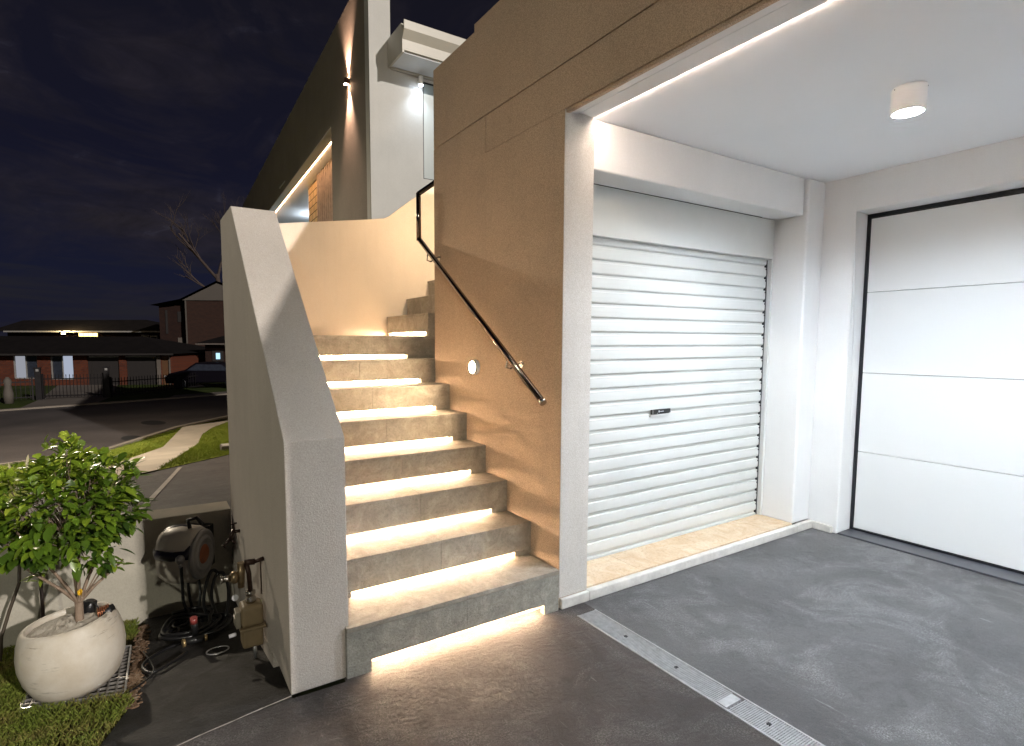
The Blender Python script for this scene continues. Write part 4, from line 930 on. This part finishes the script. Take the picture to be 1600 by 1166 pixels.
# twin tap on the parapet's far face
t=thing('garden_tap','old dark twin garden tap on the parapet side','tap')
tb=plain('tap_bronze',(.035,.02,.016),.35,metal=.5)
b=MB(); x0,y0,z0=.404,3.20,.255
b.tube([(x0,y0,z0),(x0-.03,y0-.005,z0)],.009,10); b.tube([(x0-.03,y0-.005,z0+.012),(x0-.055,y0-.02,z0-.03)],.011,10); b.tube([(x0-.055,y0-.02,z0-.03),(x0-.03,y0-.04,z0-.055)],.008,10,.007)
b.tube([(x0-.055,y0-.02,z0-.03),(x0-.085,y0-.03,z0-.06)],.008,10,.006); b.tube([(x0-.03,y0-.005,z0),(x0-.030,y0-.005,z0+.045)],.0065,8,.004); b.build('tap_body',tb,t)
b=MB(); b.tube([(x0-.045,y0-.005,z0+.045),(x0-.015,y0-.005,z0+.048)],.0045,8); b.tube([(x0-.095,y0-.03,z0-.052),(x0-.078,y0-.03,z0-.072)],.0045,8); b.build('tap_handle',tb,t)

# ------------------------------------------------------------------ light: night sky and one distant lamp-lit direction
w=bpy.data.worlds.new('World'); bpy.context.scene.world=w; w.use_nodes=True; nt=w.node_tree; nt.nodes.clear()
out=nt.nodes.new('ShaderNodeOutputWorld'); bg=nt.nodes.new('ShaderNodeBackground'); nt.links.new(bg.outputs[0],out.inputs[0])
tc=N(nt,'ShaderNodeTexCoord'); sx=N(nt,'ShaderNodeSeparateXYZ'); nt.links.new(tc.outputs['Generated'],sx.inputs[0])
base=ramp(nt,sx.outputs[2],[(0,(.0078,.0076,.0150)),(.10,(.0062,.0072,.0175)),(.28,(.0052,.0054,.0125)),(.6,(.0056,.0053,.0080)),(1,(.004,.004,.006))])
mp=N(nt,'ShaderNodeMapping'); mp.inputs['Scale'].default_value=(1,1,2.6); nt.links.new(tc.outputs['Generated'],mp.inputs[0])
cl=noise(nt,mp.outputs[0],3.2,9,.62,.7); cl2=noise(nt,mp.outputs[0],9,8,.65,1.2)
cm=ramp(nt,cl,[(.46,(0,0,0)),(.68,(1,1,1))])
col=mix(nt,math_(nt,'MULTIPLY',cm,.85),base,ramp(nt,cl2,[(.3,(.0085,.0072,.0082)),(.60,(.0170,.0142,.0185)),(.74,(.036,.034,.046))]))
mp2=N(nt,'ShaderNodeMapping'); mp2.inputs['Scale'].default_value=(1,1,9); nt.links.new(tc.outputs['Generated'],mp2.inputs[0])
band=noise(nt,mp2.outputs[0],3.5,7,.6,.4); bm_=math_(nt,'MULTIPLY',ramp(nt,band,[(.48,(0,0,0)),(.62,(1,1,1))]),ramp(nt,sx.outputs[2],[(0,(1,1,1)),(.10,(.9,.9,.9)),(.2,(0,0,0))]))
col=mix(nt,math_(nt,'MULTIPLY',bm_,.7),col,(.012,.0115,.014))
nt.links.new(col,bg.inputs[0]); bg.inputs[1].default_value=.40
sun=bpy.data.lights.new('street_light_sun','SUN'); sun.energy=.75; sun.angle=R(.8); sun.color=(1,.93,.86)  # stands in for an assumed street light out of view
so=bpy.data.objects.new('street_light_sun',sun); C.objects.link(so); so.rotation_euler=Vector((-.3,1,-.42)).to_track_quat('-Z','Y').to_euler(); so.location=(4,-6,8)

# ------------------------------------------------------------------ camera
cam=bpy.data.cameras.new('camera'); co=bpy.data.objects.new('camera',cam); C.objects.link(co)
f,px,py,yaw,pitch=852.,744.,605.7,R(58.83),R(-4.82)
cam.sensor_fit='HORIZONTAL'; cam.sensor_width=36; cam.lens=f/1600*36; cam.shift_x=(800-px)/1600; cam.shift_y=(py-583)/1600
fw=Vector((math.cos(yaw)*math.cos(pitch),math.sin(yaw)*math.cos(pitch),math.sin(pitch)))
co.location=(0,0,1.3); co.rotation_euler=fw.to_track_quat('-Z','Y').to_euler(); cam.clip_start=.05; cam.clip_end=2000
sc=bpy.context.scene; sc.camera=co
sc.view_settings.view_transform='Standard'; sc.view_settings.look='None'; sc.view_settings.exposure=1.8; sc.view_settings.gamma=1
sc.render.engine='CYCLES'; sc.cycles.use_denoising=True; sc.cycles.max_bounces=8; sc.cycles.diffuse_bounces=5
